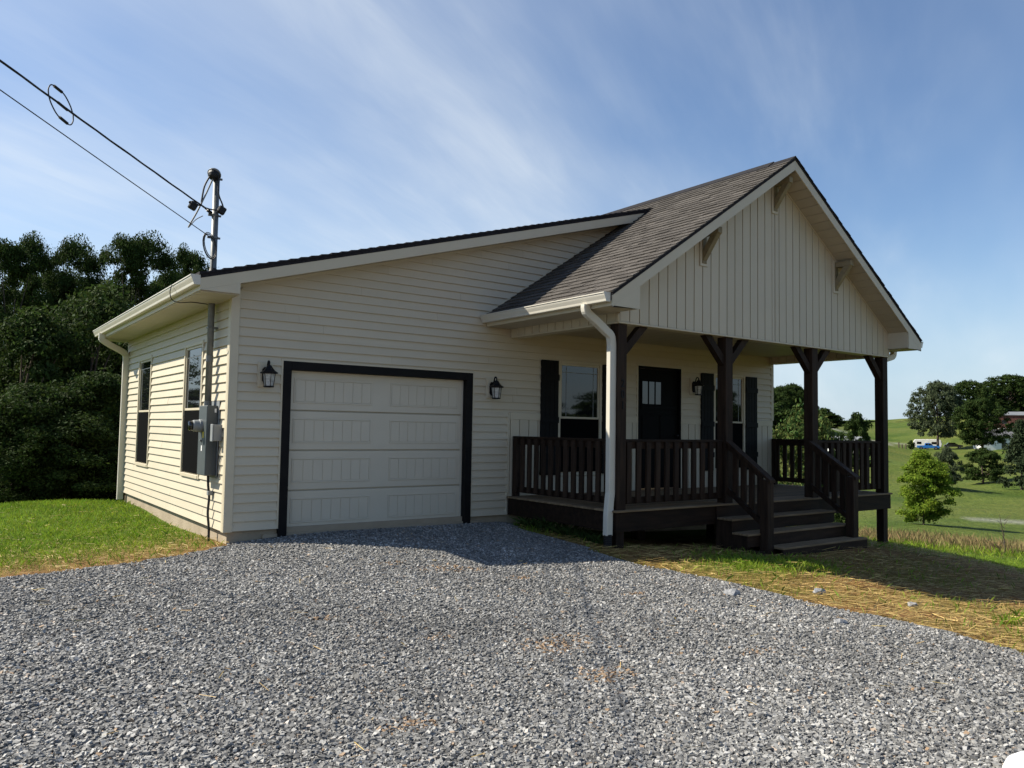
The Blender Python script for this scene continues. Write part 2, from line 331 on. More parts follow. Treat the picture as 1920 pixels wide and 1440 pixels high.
def strawness(x, y):
    r = sst(x, 3.2, 4.1) * (1 - sst(x, 11.0, 17.0)) * sst(-y, .5, 1.6)
    r *= 1 - .85 * np.exp(-(((x - 5.5) / 1.3) ** 2 + ((y + 3.75) / .45) ** 2)) * 1.0
    far = 1 - .75 * sst(x + .9 * (y + 3), 11, 14)
    l = (x < .3) * np.exp(-np.clip((y - drive_back(x)) / 1.6, 0, 9) ** 2) * .92
    return np.clip(np.maximum(r * far * (.82 + .18 * lump(x, y, 1.7, .4)), l), 0, 1)
def cover(x, y):
    s = strawness(x, y); d = np.hypot(x - 3, y + 3)
    weeds = np.exp(-((x * .9 + y * .25 - 27.5) / 2.2) ** 2) * .4
    f = sst(d, 14, 30)
    road = np.exp(-((y - (118 - .055 * (x - 150))) / 2.0) ** 2) * ((x > 130) & (x < 236)) + np.exp(-((x + .25 * y - 56) / .5) ** 2) * .55 * ((y < 14) & (y > -40))
    return np.column_stack([np.maximum(s, weeds * .8 * (d < 60)), f, np.clip(road, 0, 1)])
ground = build_ground()

def build_drive():
    xs = np.arange(-9, 5.2, .16); ys = np.arange(-16, .05, .16); X, Y = np.meshgrid(xs, ys); P = np.column_stack([X.ravel(), Y.ravel()])
    Z = Hn(P) + .012; ok = in_drive(P[:, 0], P[:, 1], -.08)
    nx = len(xs); idx = np.arange(len(P)).reshape(len(ys), nx); Q = np.stack([idx[:-1, :-1], idx[:-1, 1:], idx[1:, 1:], idx[1:, :-1]], -1).reshape(-1, 4)
    Q = Q[ok[Q].all(1)]; used = np.unique(Q); re = -np.ones(len(P), int); re[used] = np.arange(len(used))
    me = npmesh('driveway', np.column_stack([P, Z])[used], re[Q])
    for p in me.polygons: p.use_smooth = True
    o = link('driveway', me, M_GBED); o['kind'] = 'structure'
build_drive()

# ---------------------------------------------------------------- house
D = -2.46                         # porch front
XPL, XPR = 4.352, 11.215          # porch left / right
XPK, ZPK, SG = 7.764, 5.769, .664 # gable peak and slope
XEL, XER = 3.864, 11.664          # gable eaves
YE = -2.862                       # gable rake
LW = 6.75                         # depth of the house
W = 11.16
def zg(x): return ZPK - SG * abs(x - XPK)
def zs(x): return 3.351 + .2835 * x
XSI = (3.351 - (ZPK - SG * XPK)) / (SG - .2835)   # where the low roof meets the steep one
house = thing('house', 'cream vinyl-sided single-storey house with brown shingled porch gable and one-car garage', 'house', (5.5, 3.3, -.1))

# foundation
bm = bmesh.new(); box(bm, .03, W - .03, .03, LW - .03, -1.9, .065); put('foundation', bm, M_CONC, house)

CH = .1175; Z0 = .062
def siding(wall, tf, u0, u1, zbot, ztop, holes=(), left=None, right=None, maxlen=3.75, name='siding_board', seed=1):
    """courses of lap siding; left(z)/right(z) give sloped limits; holes are (ua,ub,za,zb)"""
    rnd = random.Random(seed); k = int(math.floor((zbot - Z0) / CH + 1e-6))
    while Z0 + k * CH < ztop - .01:
        za, zb = max(Z0 + k * CH, zbot), min(Z0 + (k + 1) * CH, ztop); zc0 = Z0 + k * CH; k += 1
        cuts = sorted({za, zb} | {c for h in holes for c in (h[2], h[3]) if za + .004 < c < zb - .004})
        stag = rnd.uniform(0, maxlen)
        for a, b in zip(cuts, cuts[1:]):
            mid = (a + b) / 2; lo = (left(a), left(b)) if left else (u0, u0); hi = (right(a), right(b)) if right else (u1, u1)
            lo = tuple(max(v, u0) for v in lo); hi = tuple(min(v, u1) for v in hi)
            segs = [(lo, hi)]
            for h in holes:
                if h[2] < mid < h[3]:
                    ns = []
                    for s, e in segs:
                        if h[0] > s[0] + .01: ns.append((s, (min(h[0], e[0]),) * 2))
                        if h[1] < e[0] - .01: ns.append(((max(h[1], s[0]),) * 2, e))
                        if h[1] <= s[0] or h[0] >= e[0]: ns = [q for q in ns if q[1][0] > q[0][0]] or [(s, e)]
                    segs = [q for q in ns if q[1][0] - q[0][0] > .01]
            for s, e in segs:
                js = [j for j in (stag + q * maxlen for q in range(-1, 6)) if s[0] + .5 < j < e[0] - .5] if b - a > .08 else []
                pts = [s] + [(j, j) for j in js] + [e]
                for p, q in zip(pts, pts[1:]):
                    if q[0] - p[0] < .012: continue
                    jit = rnd.uniform(-.0012, .0012); t = lambda z: .028 - .0235 * (z - zc0) / CH + jit
                    bm = bmesh.new(); g = .0009
                    C = [(p[0] + g, a), (q[0] - g, a), (max(q[1] - g, p[1] + g + .002), b), (p[1] + g, b)]
                    O = [bm.verts.new(tf(u, t(z), z)) for u, z in C]; I = [bm.verts.new(tf(u, .0005, z)) for u, z in C]
                    bm.faces.new(O); bm.faces.new(I[::-1])
                    for i in range(4): bm.faces.new((O[i], I[i], I[(i + 1) % 4], O[(i + 1) % 4]))
                    put(name, bm, M_SIDING, wall)
TF = lambda u, o, z: (u, -o, z)
TL = lambda u, o, z: (-o, u, z)
# openings in the front wall
GX0, GX1, GZ = .778, 3.521, 2.134
WZ0, WZ1 = .69, 2.515
W1 = (5.378, 6.253); W2 = (9.30, 10.176); DX = (7.187, 8.317); DZ = 2.584
fw = bmesh.new()
# wall sheet with openings (piecewise boxes behind the siding)
def sheet(bm, rects, y0=.001, y1=.12):
    for x0, x1, z0, z1 in rects: box(bm, x0, x1, y0, y1, z0, z1)
sheet(fw, [(0, GX0 - .03, .066, 3.33), (GX0 - .03, GX1 + .03, GZ + .03, 3.33), (GX1 + .03, W1[0], .066, 3.33), (W1[0], W1[1], .066, WZ0), (W1[0], W1[1], WZ1, 3.33), (W1[1], DX[0], .066, 3.33), (DX[0], DX[1], DZ, 3.33), (DX[0], DX[1], .066, .30),
           (DX[1], W2[0], .066, 3.33), (W2[0], W2[1], .066, WZ0), (W2[0], W2[1], WZ1, 3.33), (W2[1], W, .066, 3.33)])
prism(fw, [(0, 3.331), (XPK, 3.331), (XPK, zs(XPK) - .25), (.6, 3.331 + .01)], 'y', .001, .12)
front_wall = put('front_wall', fw, M_SIDING, house)
BBZ = 1.55
RKS = .20
HG = (GX0 - .135, GX1 + .135, -1, GZ + .135)
siding(front_wall, TF, .075, XPL - .03, Z0, 1.665, [HG], seed=3)
siding(front_wall, TF, .075, W - .06, 1.665, 2.97, [HG, (W1[0] - .055, W1[1] + .055, WZ0, WZ1 + .055), (DX[0] - .03, DX[1] + .03, 0, DZ + .03), (W2[0] - .055, W2[1] + .055, WZ0, WZ1 + .055)], seed=4)
siding(front_wall, TF, .0, 7.2, 2.97, 5.2, left=lambda z: max(.075, (z + RKS - .03 - 3.351) / .2835), right=lambda z: max(XPL + .02 if z < 3.06 else 0, XPK - (ZPK - z) / SG + .03), seed=5)
# left wall
lw = bmesh.new()
LWH = [(1.275, 2.201), (4.579, 5.532)]; LZ0, LZ1 = .688, 2.519
for y0, y1, z0, z1 in [(.121, 1.275, .066, 3.25), (1.275, 2.201, .066, LZ0), (1.275, 2.201, LZ1, 3.25), (2.201, 4.579, .066, 3.25), (4.579, 5.532, .066, LZ0), (4.579, 5.532, LZ1, 3.25), (5.532, LW, .066, 3.25)]: box(lw, .001, .12, y0, y1, z0, z1)
left_wall = put('left_wall', lw, M_SIDING, house)
siding(left_wall, TL, .075, LW - .06, Z0, 3.01, [(a - .055, b + .055, LZ0 - .03, LZ1 + .055) for a, b in LWH], seed=6)
# far walls (not seen from the front)
bxo('back_wall', M_SIDING, house, .121, W, LW - .12, LW, .066, 3.2)
bxo('right_wall', M_SIDING, house, W - .12, W, .121, LW - .121, .066, 3.0)
# corner trims
def corner(x0, x1, y0, y1, z0, z1): return bxo('corner_trim', M_TRIM, house, x0, x1, y0, y1, z0, z1, .004)
corner(-.033, .078, -.0335, .0, Z0 - .012, 3.13); corner(-.0335, -.0005, .0005, .078, Z0 - .012, 3.0)
corner(-.024, 0, LW - .065, LW + .01, Z0 - .012, 3.0)
corner(W - .062, W + .024, -.0245, -.0005, 1.665, 2.9)
corner(XPL - .028, XPL - .002, -.026, -.0005, .40, 1.655)
corner(XPL - .055, XPL - .029, -.022, -.0005, Z0, 1.6)

# porch wainscot: vertical panels below a band
wain = bmesh.new(); box(wain, XPL, W - .001, -.003, -.0005, .30, BBZ - .002)
# cut-outs are left to the window and door parts standing proud of it
wain.free(); wain = bmesh.new()
for x0, x1 in ((XPL, W1[0] - .055), (W1[1] + .055, DX[0] - .03), (DX[1] + .03, W2[0] - .055), (W2[1] + .055, W - .001)): box(wain, x0, x1, -.003, -.0005, .30, BBZ - .002)
for wv in (W1, W2): box(wain, wv[0] - .054, wv[1] + .054, -.003, -.0005, .30, WZ0 - .06)
wainscot = put('wainscot', wain, M_SIDING, house)
def vboard(parent, x0, x1, z0, z1a, z1b, tf, name='vertical_board'):
    bm = bmesh.new()
    def slab(xa, xb, o0, o1):
        za = z1a + (z1b - z1a) * (xa - x0) / (x1 - x0); zb_ = z1a + (z1b - z1a) * (xb - x0) / (x1 - x0)
        C = [(xa, z0), (xb, z0), (xb, zb_), (xa, za)]
        O = [bm.verts.new(tf(u, o1, z)) for u, z in C]; I = [bm.verts.new(tf(u, o0, z)) for u, z in C]
        bm.faces.new(O); bm.faces.new(I[::-1])
        for i in range(4): bm.faces.new((O[i], I[i], I[(i + 1) % 4], O[(i + 1) % 4]))
    slab(x0 + .013, x1, .0, .0155); wd = x1 - x0
    if wd > .1: slab(x0 + .013, x0 + .013 + .036, .0156, .0205)
    return put(name, bm, M_SIDING, parent)
def vrow(parent, xa, xb, z0, z1, tf, pitch=.185, holes=()):
    x = xa
    while x < xb - .02:
        e = min(x + pitch, xb); vboard(parent, x, e, z0, z1, z1, tf); x = e
TW = lambda u, o, z: (u, -.0035 - o, z)
for x0, x1 in ((XPL, W1[0] - .42), (W1[1] + .42, DX[0] - .03), (DX[1] + .03, W2[0] - .42), (W2[1] + .42, W - .02)): vrow(wainscot, x0, x1, .30, BBZ, TW)
for wv in (W1, W2):
    vrow(wainscot, wv[0] - .42, wv[1] + .42, .30, WZ0 - .06, TW)
for x0, x1 in ((XPL, W1[0] - .055), (W1[1] + .055, DX[0] - .03), (DX[1] + .03, W2[0] - .055), (W2[1] + .055, W - .02)):
    bxo('band_board', M_TRIM, house, x0, x1, -.030, -.0005, BBZ, 1.6625, .003)

# ---------- garage door
gd = bmesh.new(); box(gd, GX0 - .03, GX1 + .03, .125, .14, .0, GZ + .03)
garage_door = put('garage_door', gd, M_DOORW, house); garage_door['label'] = 'white sectional garage door with grooved long panels'
sh = GZ / 4
for i in range(4):
    z0, z1 = .012 + i * (sh - .002), (i + 1) * (sh - .002)
    s = bxo('door_section', M_DOORW, garage_door, GX0 - .025, GX1 + .025, .085, .124, z0 + .003, z1 - .003, .004)
    for pa, pb in ((GX0 + .10, GX0 + 1.20), (GX0 + 1.53, GX1 - .115)):
        bm = bmesh.new(); q0, q1 = z0 + .115, z1 - .115
        box(bm, pa, pb, .0835, .0855, q0, q1)
        # moulded border
        for b in ((pa - .022, pb + .022, q1, q1 + .022), (pa - .022, pb + .022, q0 - .022, q0), (pa - .022, pa, q0, q1), (pb, pb + .022, q0, q1)): box(bm, b[0], b[1], .0765, .0848, b[2], b[3], .004)
        n = 8; wd = (pb - pa) / n
        for j in range(n): box(bm, pa + j * wd + .003, pa + (j + 1) * wd - .003, .0812, .0834, q0 + .004, q1 - .004, .0035)
        put('raised_panel', bm, M_DOORW, garage_door)
bxo('bottom_seal', M_DIRTPIPE, garage_door, GX0 - .02, GX1 + .02, .088, .12, -.004, .0135)
gt = bmesh.new(); TWD = .112
box(gt, GX0 - TWD, GX0, -.034, .07, -.09, GZ + TWD, .003); box(gt, GX1, GX1 + TWD, -.034, .07, -.09, GZ + TWD, .003); box(gt, GX0 + .0005, GX1 - .0005, -.034, .07, GZ, GZ + TWD - .001, .003)
garage_trim = put('garage_door_trim', gt, M_BLACKTRIM, house)
st = bmesh.new(); box(st, GX1 - .03, GX1 - .001, .0705, .083, 0, GZ - .002); box(st, GX0 + .001, GX0 + .03, .0705, .083, 0, GZ - .002); box(st, GX0 + .031, GX1 - .031, .0705, .083, GZ - .028, GZ - .002)
put('door_stop', st, M_DOORW, house)
jc = bmesh.new(); box(jc, GX0 - .137, GX0 - TWD - .0008, -.026, -.0005, Z0, GZ + .136); box(jc, GX1 + TWD + .0008, GX1 + .137, -.026, -.0005, Z0, GZ + .136); box(jc, GX0 - TWD, GX1 + TWD, -.026, -.0005, GZ + TWD + .0008, GZ + .136)
put('trim_channel', jc, M_TRIM, house)
bxo('garage_slab', M_CONC, house, GX0 - .3, GX1 + .3, .0, .6, -.5, -.005)

# ---------- windows
def window(wname, tf, u0, u1, z0, z1, label=None):
    """double-hung window in a wall with outward offset o; u along the wall"""
    def bx(bm, a, b, o0, o1, c, d, bev=0):
        P = [tf(u, o, z) for u in (a, b) for o in (o0, o1) for z in (c, d)]; P = np.array(P); mn, mx = P.min(0), P.max(0); box(bm, mn[0], mx[0], mn[1], mx[1], mn[2], mx[2], bev)
    bm = bmesh.new(); f = .052
    bx(bm, u0 - f, u0, -.06, .034, z0 - f, z1 + f, .004); bx(bm, u1, u1 + f, -.06, .034, z0 - f, z1 + f, .004)
    bx(bm, u0 + .0005, u1 - .0005, -.06, .0335, z1, z1 + f - .0005, .004); bx(bm, u0 + .0005, u1 - .0005, -.06, .040, z0 - f + .0005, z0, .004)
    win = put(wname, bm, M_TRIM, house)
    if label: win['label'] = label
    zm = (z0 + z1) / 2; s = .034
    for nm, a, b, o in (('upper_sash', zm - .012, z1 - .0008, .004), ('lower_sash', z0 + .0008, zm - .0125, -.012)):
        bm = bmesh.new()
        bx(bm, u0 + .001, u0 + s, o - .03, o + .012, a, b, .003); bx(bm, u1 - s, u1 - .001, o - .03, o + .012, a, b, .003)
        bx(bm, u0 + s + .0004, u1 - s - .0004, o - .03, o + .0115, b - s, b - .0003, .003); bx(bm, u0 + s + .0004, u1 - s - .0004, o - .03, o + .0115, a + .0003, a + s, .003)
        put(nm, bm, M_TRIM, win)
        bm = bmesh.new(); bx(bm, u0 + s + .001, u1 - s - .001, o - .012, o - .004, a + s + .0006, b - s - .0006); put('pane', bm, M_GLASS, win)
        if nm == 'upper_sash':
            bm = bmesh.new(); g = .012
            for uu in (u0 + s + .10, u1 - s - .10): bx(bm, uu, uu + g, o - .0035, o - .001, a + s + .001, b - s - .001)
            bx(bm, u0 + s + .002, u1 - s - .002, o - .0009, o + .001, b - s - .12, b - s - .12 + g); put('grille', bm, M_GREYLT, win)
        else:
            bm = bmesh.new(); bx(bm, u0 + .012, u1 - .012, .012, .0135, a + .012, b - .002); 
            put('insect_screen', bm, M_SCREEN, win)
    return win
for a, b in LWH: window('window', TL, a, b, LZ0, LZ1)
window('window', TF, W1[0], W1[1], WZ0, WZ1); window('window', TF, W2[0], W2[1], WZ0, WZ1)

# ---------- shutters
for x0, x1 in ((W1[0] - .425, W1[0] - .056), (W1[1] + .056, W1[1] + .425), (W2[0] - .425, W2[0] - .056), (W2[1] + .056, W2[1] + .425)):
    bm = bmesh.new(); box(bm, x0 + .004, x1 - .004, -.034, -.0215, WZ0 - .02, WZ1 + .02); sh_ = put('shutter', bm, M_SHUT, house)
    n = 4; wd = (x1 - x0) / n
    for i in range(n): bxo('plank', M_SHUT, sh_, x0 + i * wd + .0025, x0 + (i + 1) * wd - .0025, -.048, -.0345, WZ0 - .03, WZ1 + .03, .003)
    for zc_ in (WZ0 + .28, (WZ0 + WZ1) / 2 - .04, WZ1 - .25): bxo('cross_batten', M_SHUT, sh_, x0 - .004, x1 + .004, -.064, -.0485, zc_ - .05, zc_ + .05, .003)

# ---------- front door
fd = bmesh.new(); box(fd, DX[0] + .04, DX[1] - .04, .02, .065, .37, DZ - .045); front_door = put('front_door', fd, M_DOORB, house)
bm = bmesh.new(); box(bm, DX[0], DX[0] + .038, -.036, .10, .352, DZ, .003); box(bm, DX[1] - .038, DX[1], -.036, .10, .352, DZ, .003); box(bm, DX[0] + .0385, DX[1] - .0385, -.036, .10, DZ - .038, DZ - .0005, .003)
put('door_frame', bm, M_DOORB, front_door)
bm = bmesh.new(); box(bm, DX[0] - .03, DX[0] - .001, -.03, -.0005, .352, DZ + .03); box(bm, DX[1] + .001, DX[1] + .03, -.03, -.0005, .352, DZ + .03); box(bm, DX[0], DX[1], -.03, -.0005, DZ + .001, DZ + .03)
put('door_casing', bm, M_TRIM, house)
for i in range(3): bxo('pane', M_GLASS, front_door, 7.335 + i * .172, 7.335 + i * .172 + .135, .012, .0195, 1.90, 2.31)
bm = bmesh.new()
for i in range(4): box(bm, 7.335 + i * .172 - .034, 7.335 + i * .172 - .003, .006, .0195, 1.87, 2.34, .003)
box(bm, 7.30, 8.24, .0062, .0196, 1.80, 1.868, .003); put('lite_frame', bm, M_DOORB, front_door)
for a, b in ((7.33, 7.72), (7.80, 8.19)):
    bm = bmesh.new(); box(bm, a, b, .008, .0198, .55, 1.70, .006); put('door_panel', bm, M_DOORB, front_door)
bm = bmesh.new(); lathe(bm, [(.012, 0), (.012, .04), (.03, .05), (.032, .07), (.02, .085)], 12); bmesh.ops.rotate(bm, verts=bm.verts, matrix=Matrix.Rotation(rad(90), 3, 'X')); bmesh.ops.translate(bm, verts=bm.verts, vec=(8.20, .02, 1.33)); put('door_knob', bm, M_BLACK, front_door, True)

# ---------- porch beam (vertical siding band) and ceiling
ZGB = 2.857
beam = bmesh.new(); box(beam, XPL, XPL + .16, D + .16, -.03, ZGB + .012, 3.06); porch_beam = put('side_beam', beam, M_SIDING, house)
TLB = lambda u, o, z: (XPL - .0005 - o, u, z)
y = D + .02
while y < -.06:
    e = min(y + .185, -.035); vboard(porch_beam, y, e, ZGB + .014, 3.0, 3.0, TLB); y = e
bxo('beam_trim', M_TRIM, porch_beam, XPL - .022, XPL + .165, D + .03, -.03, ZGB - .012, ZGB + .0115, .003)
beam = bmesh.new(); box(beam, XPR - .16, XPR, D + .16, -.03, ZGB + .012, 3.06); beam2 = put('side_beam', beam, M_SIDING, house)
TRB = lambda u, o, z: (XPR - .1605 - o, u, z)
y = D + .165
while y < -.06:
    e = min(y + .185, -.035); vboard(beam2, y, e, ZGB + .014, 3.0, 3.0, TRB); y = e
bxo('beam_trim', M_TRIM, beam2, XPR - .165, XPR + .022, D + .03, -.03, ZGB - .012, ZGB + .0115, .003)
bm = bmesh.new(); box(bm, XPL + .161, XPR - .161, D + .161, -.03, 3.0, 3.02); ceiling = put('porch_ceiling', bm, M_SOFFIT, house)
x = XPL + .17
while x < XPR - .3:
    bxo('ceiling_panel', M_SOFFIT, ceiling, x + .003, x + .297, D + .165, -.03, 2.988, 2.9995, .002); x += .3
# front gable
gb = bmesh.new(); prism(gb, [(XPL, ZGB + .012), (XPR - .0, ZGB + .012), (XPR, zg(XPR) - .15), (XPK, ZPK - .15), (XPL, zg(XPL) - .15)], 'y', D + .0005, D + .159)
gable = put('gable_wall', gb, M_SIDING, house)
TG = lambda u, o, z: (u, D - o, z)
x = XPL; pit = (XPR - XPL) / 37
for i in range(37):
    a, b = x, x + pit; x = b
    if a < XPK < b: vboard(gable, a, XPK, ZGB + .016, zg(a) - .17, ZPK - .17, TG); vboard(gable, XPK, b, ZGB + .016, ZPK - .17, zg(b) - .17, TG)
    else: vboard(gable, a, b, ZGB + .016, zg(a) - .17, zg(b) - .17, TG)
bxo('gable_bottom_trim', M_TRIM, gable, XPL - .01, XPR + .01, D - .03, D + .16, ZGB - .014, ZGB + .011, .003)
bxo('corner_trim', M_TRIM, gable, XPL - .026, XPL - .0005, D - .026, D + .019, ZGB + .012, 2.975, .003)
bxo('corner_trim', M_TRIM, gable, XPR + .0005, XPR + .026, D - .026, D + .05, ZGB + .012, 2.975, .003)

# ---------- roofs
# steep gable roof decks
rl = bmesh.new(); prism(rl, [(XEL, zg(XEL) - .02), (XPK, ZPK - .02), (XPK, ZPK - .13), (XEL, zg(XEL) - .13)], 'y', YE + .02, .0)
prism(rl, [(6.9, zg(6.9) - .02), (XPK, ZPK - .02), (XPK, ZPK - .13), (6.9, zg(6.9) - .13)], 'y', .0, LW + .3)
gable_roof = put('gable_roof', rl, M_SHINGD, house)
rr_ = bmesh.new(); prism(rr_, [(XPK, ZPK - .02), (XER, zg(XER) - .02), (XER, zg(XER) - .13), (XPK, ZPK - .13)], 'y', YE + .02, LW + .3); put('right_roof_slope', rr_, M_SHINGD, house)
# individual shingles on the visible slope
cosg = 1 / math.sqrt(1 + SG * SG); sing = SG * cosg; EXP = .143
pieces = []
row = 0; srnd = random.Random(11); slope_len = (XPK - XEL) / cosg
while row * EXP < slope_len - .02:
    s0 = row * EXP; y = YE - .012 - srnd.uniform(0, .15); lim = .0 if XEL + s0 * cosg < 6.95 else 1.6
    while y < lim:
        wd = srnd.choice((.11, .16, .20, .26, .31)); y1 = y + wd
        a, b = max(y, YE - .012), min(y1, lim)
        if b - a > .02: pieces.append((s0, a, b, srnd.choice((.006, .0065, .012, .013)), srnd.uniform(-.006, .006)))
        y = y1
    row += 1
def shingle_bm(bm, s0, a, b, th, off):
    s0 = s0 + off; s1 = min(s0 + EXP + .03, slope_len)
    def P(s, y, h): return (XEL - .012 + s * cosg - h * sing, y, zg(XEL) - .02 - .006 + s * sing + h * cosg)
    g = .0012
    v = [bm.verts.new(P(s, yy, h)) for s, h0 in ((s0, th + .013), (s1, .004)) for yy in (a + g, b - g) for h in (.001, h0)]
    for q in ((0, 1, 3, 2), (4, 6, 7, 5), (0, 4, 5, 1), (2, 3, 7, 6), (1, 5, 7, 3), (0, 2, 6, 4)): bm.faces.new([v[i] for i in q])
pieces.sort(key=lambda p: p[1] + p[0] * .35)       # nearest / largest first
for p in pieces[:300]:
    bm = bmesh.new(); shingle_bm(bm, *p); put('shingle', bm, M_SHING, gable_roof)
bm = bmesh.new()
for p in pieces[300:]: shingle_bm(bm, *p)
o = put('shingles', bm, M_SHING, gable_roof); o['kind'] = 'stuff'
# right slope shingle courses (only its edge shows against the sky)
bm = bmesh.new(); s = 0
while s < slope_len - .02:
    def P2(s_, h): return (XER + .012 - s_ * cosg + h * sing, zg(XER) - .026 + s_ * sing + h * cosg)
    pts = [P2(s, .0), P2(s, .013), P2(min(s + EXP, slope_len), .006), P2(min(s + EXP, slope_len), 0)]
    prism(bm, pts, 'y', YE - .012 - srnd.uniform(0, .012), LW + .3); s += EXP
o = put('shingle_courses', bm, M_SHINGD, house); o['kind'] = 'stuff'
# black drip edges on the gable rakes
for sgn in (-1, 1):
    xe = XPK + sgn * (XPK - XEL)
    poly = [(xe, zg(xe) - .021), (XPK, ZPK - .021), (XPK, ZPK - .062), (xe, zg(xe) - .062)]
    pro('drip_edge', M_SHINGD, house, poly, 'y', YE - .004, YE + .018)
    poly = [(xe, zg(xe) - .063), (XPK, ZPK - .063), (XPK, ZPK - .215), (xe + sgn * -.0, zg(xe) - .215)]
    pro('rake_fascia', M_TRIM, house, poly, 'y', YE + .002, YE + .02)
    # raked soffit panels
    t = 0; ln = (XPK - XEL) / cosg; base = None
    bm = bmesh.new(); poly = [(xe - sgn * .45, zg(xe - sgn * .45) - .17), (XPK, ZPK - .17), (XPK, ZPK - .18), (xe - sgn * .45, zg(xe - sgn * .45) - .18)]
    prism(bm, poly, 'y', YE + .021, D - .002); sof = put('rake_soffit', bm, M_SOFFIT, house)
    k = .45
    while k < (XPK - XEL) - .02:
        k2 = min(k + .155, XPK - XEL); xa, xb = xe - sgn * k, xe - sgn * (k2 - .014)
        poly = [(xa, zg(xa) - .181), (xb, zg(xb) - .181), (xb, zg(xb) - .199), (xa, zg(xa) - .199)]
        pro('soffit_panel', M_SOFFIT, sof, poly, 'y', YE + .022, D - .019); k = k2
    poly = [(xe - sgn * .48, zg(xe - sgn * .48) - .19), (XPK, ZPK - .19), (XPK, ZPK - .225), (xe - sgn * .48, zg(xe - sgn * .48) - .225)]
    pro('rake_frieze', M_TRIM, house, poly, 'y', D - .028, D - .0175)
# ridge cap and vent
bm = bmesh.new(); y = YE - .01; k = 0
while y < 2.2:
    h = .006 if y < YE + .28 else .022
    prism(bm, [(XPK - .15, ZPK - .15 * SG - .015), (XPK - .15, ZPK - .15 * SG - .004 + h), (XPK, ZPK + .004 + h), (XPK + .15, ZPK - .15 * SG - .004 + h), (XPK + .15, ZPK - .15 * SG - .015), (XPK, ZPK - .016)], 'y', y + .002, y + .2); y += .2
put('ridge_vent', bm, M_SHINGD, house)
# low-slope roof over the garage
RY = -.36
bm = bmesh.new(); prism(bm, [(-.5, zs(-.5) - .02), (XSI + .15, zs(XSI + .15) - .02), (XSI + .15, zs(XSI + .15) - .12), (-.5, zs(-.5) - .12)], 'y', RY + .02, LW + .3); shed_roof = put('garage_roof', bm, M_SHINGD, house)
bm = bmesh.new(); x = -.52
while x < XSI - .02:
    x2 = min(x + .138, XSI + .05)
    prism(bm, [(x, zs(x) - .021), (x, zs(x) + .014), (x2, zs(x2) - .002), (x2, zs(x2) - .021)], 'y', RY - .008 - srnd.uniform(0, .015), LW + .3); x += .138
o = put('shingle_courses', bm, M_SHINGD, shed_roof); o['kind'] = 'stuff'
pro('drip_edge', M_SHINGD, shed_roof, [(-.5, zs(-.5) - .022), (XSI - .04, zs(XSI - .04) - .022), (XSI - .04, zs(XSI - .04) - .064), (-.5, zs(-.5) - .064)], 'y', RY - .002, RY + .018)
XF = XSI - .22
pro('rake_fascia', M_TRIM, shed_roof, [(-.5, zs(-.5) - .065), (XF, zs(XF) - .065), (XF - .25, zs(XF - .25) - .205), (-.5, zs(-.5) - .205)], 'y', RY + .002, RY + .02)
pro('rake_soffit', M_SOFFIT, shed_roof, [(-.02, zs(-.02) - .16), (XF - .3, zs(XF - .3) - .16), (XF - .3, zs(XF - .3) - .19), (-.02, zs(-.02) - .19)], 'y', RY + .021, -.0185)
pro('rake_frieze', M_TRIM, shed_roof, [(.0, zs(0) - .191), (XF - .35, zs(XF - .35) - .191), (XF - .35, zs(XF - .35) - .225), (.0, zs(0) - .225)], 'y', -.03, -.019)
# eave box at the front corner, eave soffit and fascia
SZ = 3.005
pro('eave_return', M_TRIM, shed_roof, [(-.5, SZ), (-.0265, SZ), (-.0265, zs(-.0265) - .206), (-.5, zs(-.5) - .206)], 'y', RY + .0025, RY + .019)
pro('eave_return', M_TRIM, shed_roof, [(RY + .0195, SZ), (-.027, SZ), (-.027, zs(-.02) - .192), (RY + .0195, zs(-.02) - .192)], 'x', -.04, -.0268)
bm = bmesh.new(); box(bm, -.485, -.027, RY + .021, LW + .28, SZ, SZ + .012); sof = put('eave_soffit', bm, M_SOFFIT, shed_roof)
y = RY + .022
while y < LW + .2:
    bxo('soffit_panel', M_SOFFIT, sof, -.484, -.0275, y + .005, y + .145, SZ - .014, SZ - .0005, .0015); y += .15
bxo('eave_fascia', M_TRIM, shed_roof, -.5, -.486, RY + .021, LW + .29, SZ - .002, 3.19)
def gutter(parent, xb, sgn, zt, y0, y1, name='gutter'):
    """K-style gutter on a fascia at x=xb, opening upward, sgn -1 outward to the left"""
    P = [(0, -.115), (.070, -.115), (.073, -.108), (.078, -.085), (.098, -.045), (.104, -.03), (.104, -.018), (.115, -.012), (.115, .0), (.108, .0), (.104, -.008), (.006, -.030), (.004, 0), (0, 0)]
    bm = bmesh.new(); prism(bm, [(xb + sgn * a, zt + b) for a, b in P], 'y', y0, y1)
    # end caps stand a little proud
    for yy in (y0 - .004, y1 + .001):
        prism(bm, [(xb + sgn * a, zt + b) for a, b in ((.0005, -.117), (.072, -.117), (.100, -.045), (.117, -.010), (.117, .002), (.0005, .002))], 'y', yy, yy + .003)
    return put(name, bm, M_GUTTER, parent)
gutter(house, -.5005, -1, 3.178, RY + .0, LW + .30)
gutter(house, XEL - .0145, -1, 3.150, YE + .03, -.035)
gutter(house, XER + .0145, 1, 3.150, YE + .03, LW + .2)
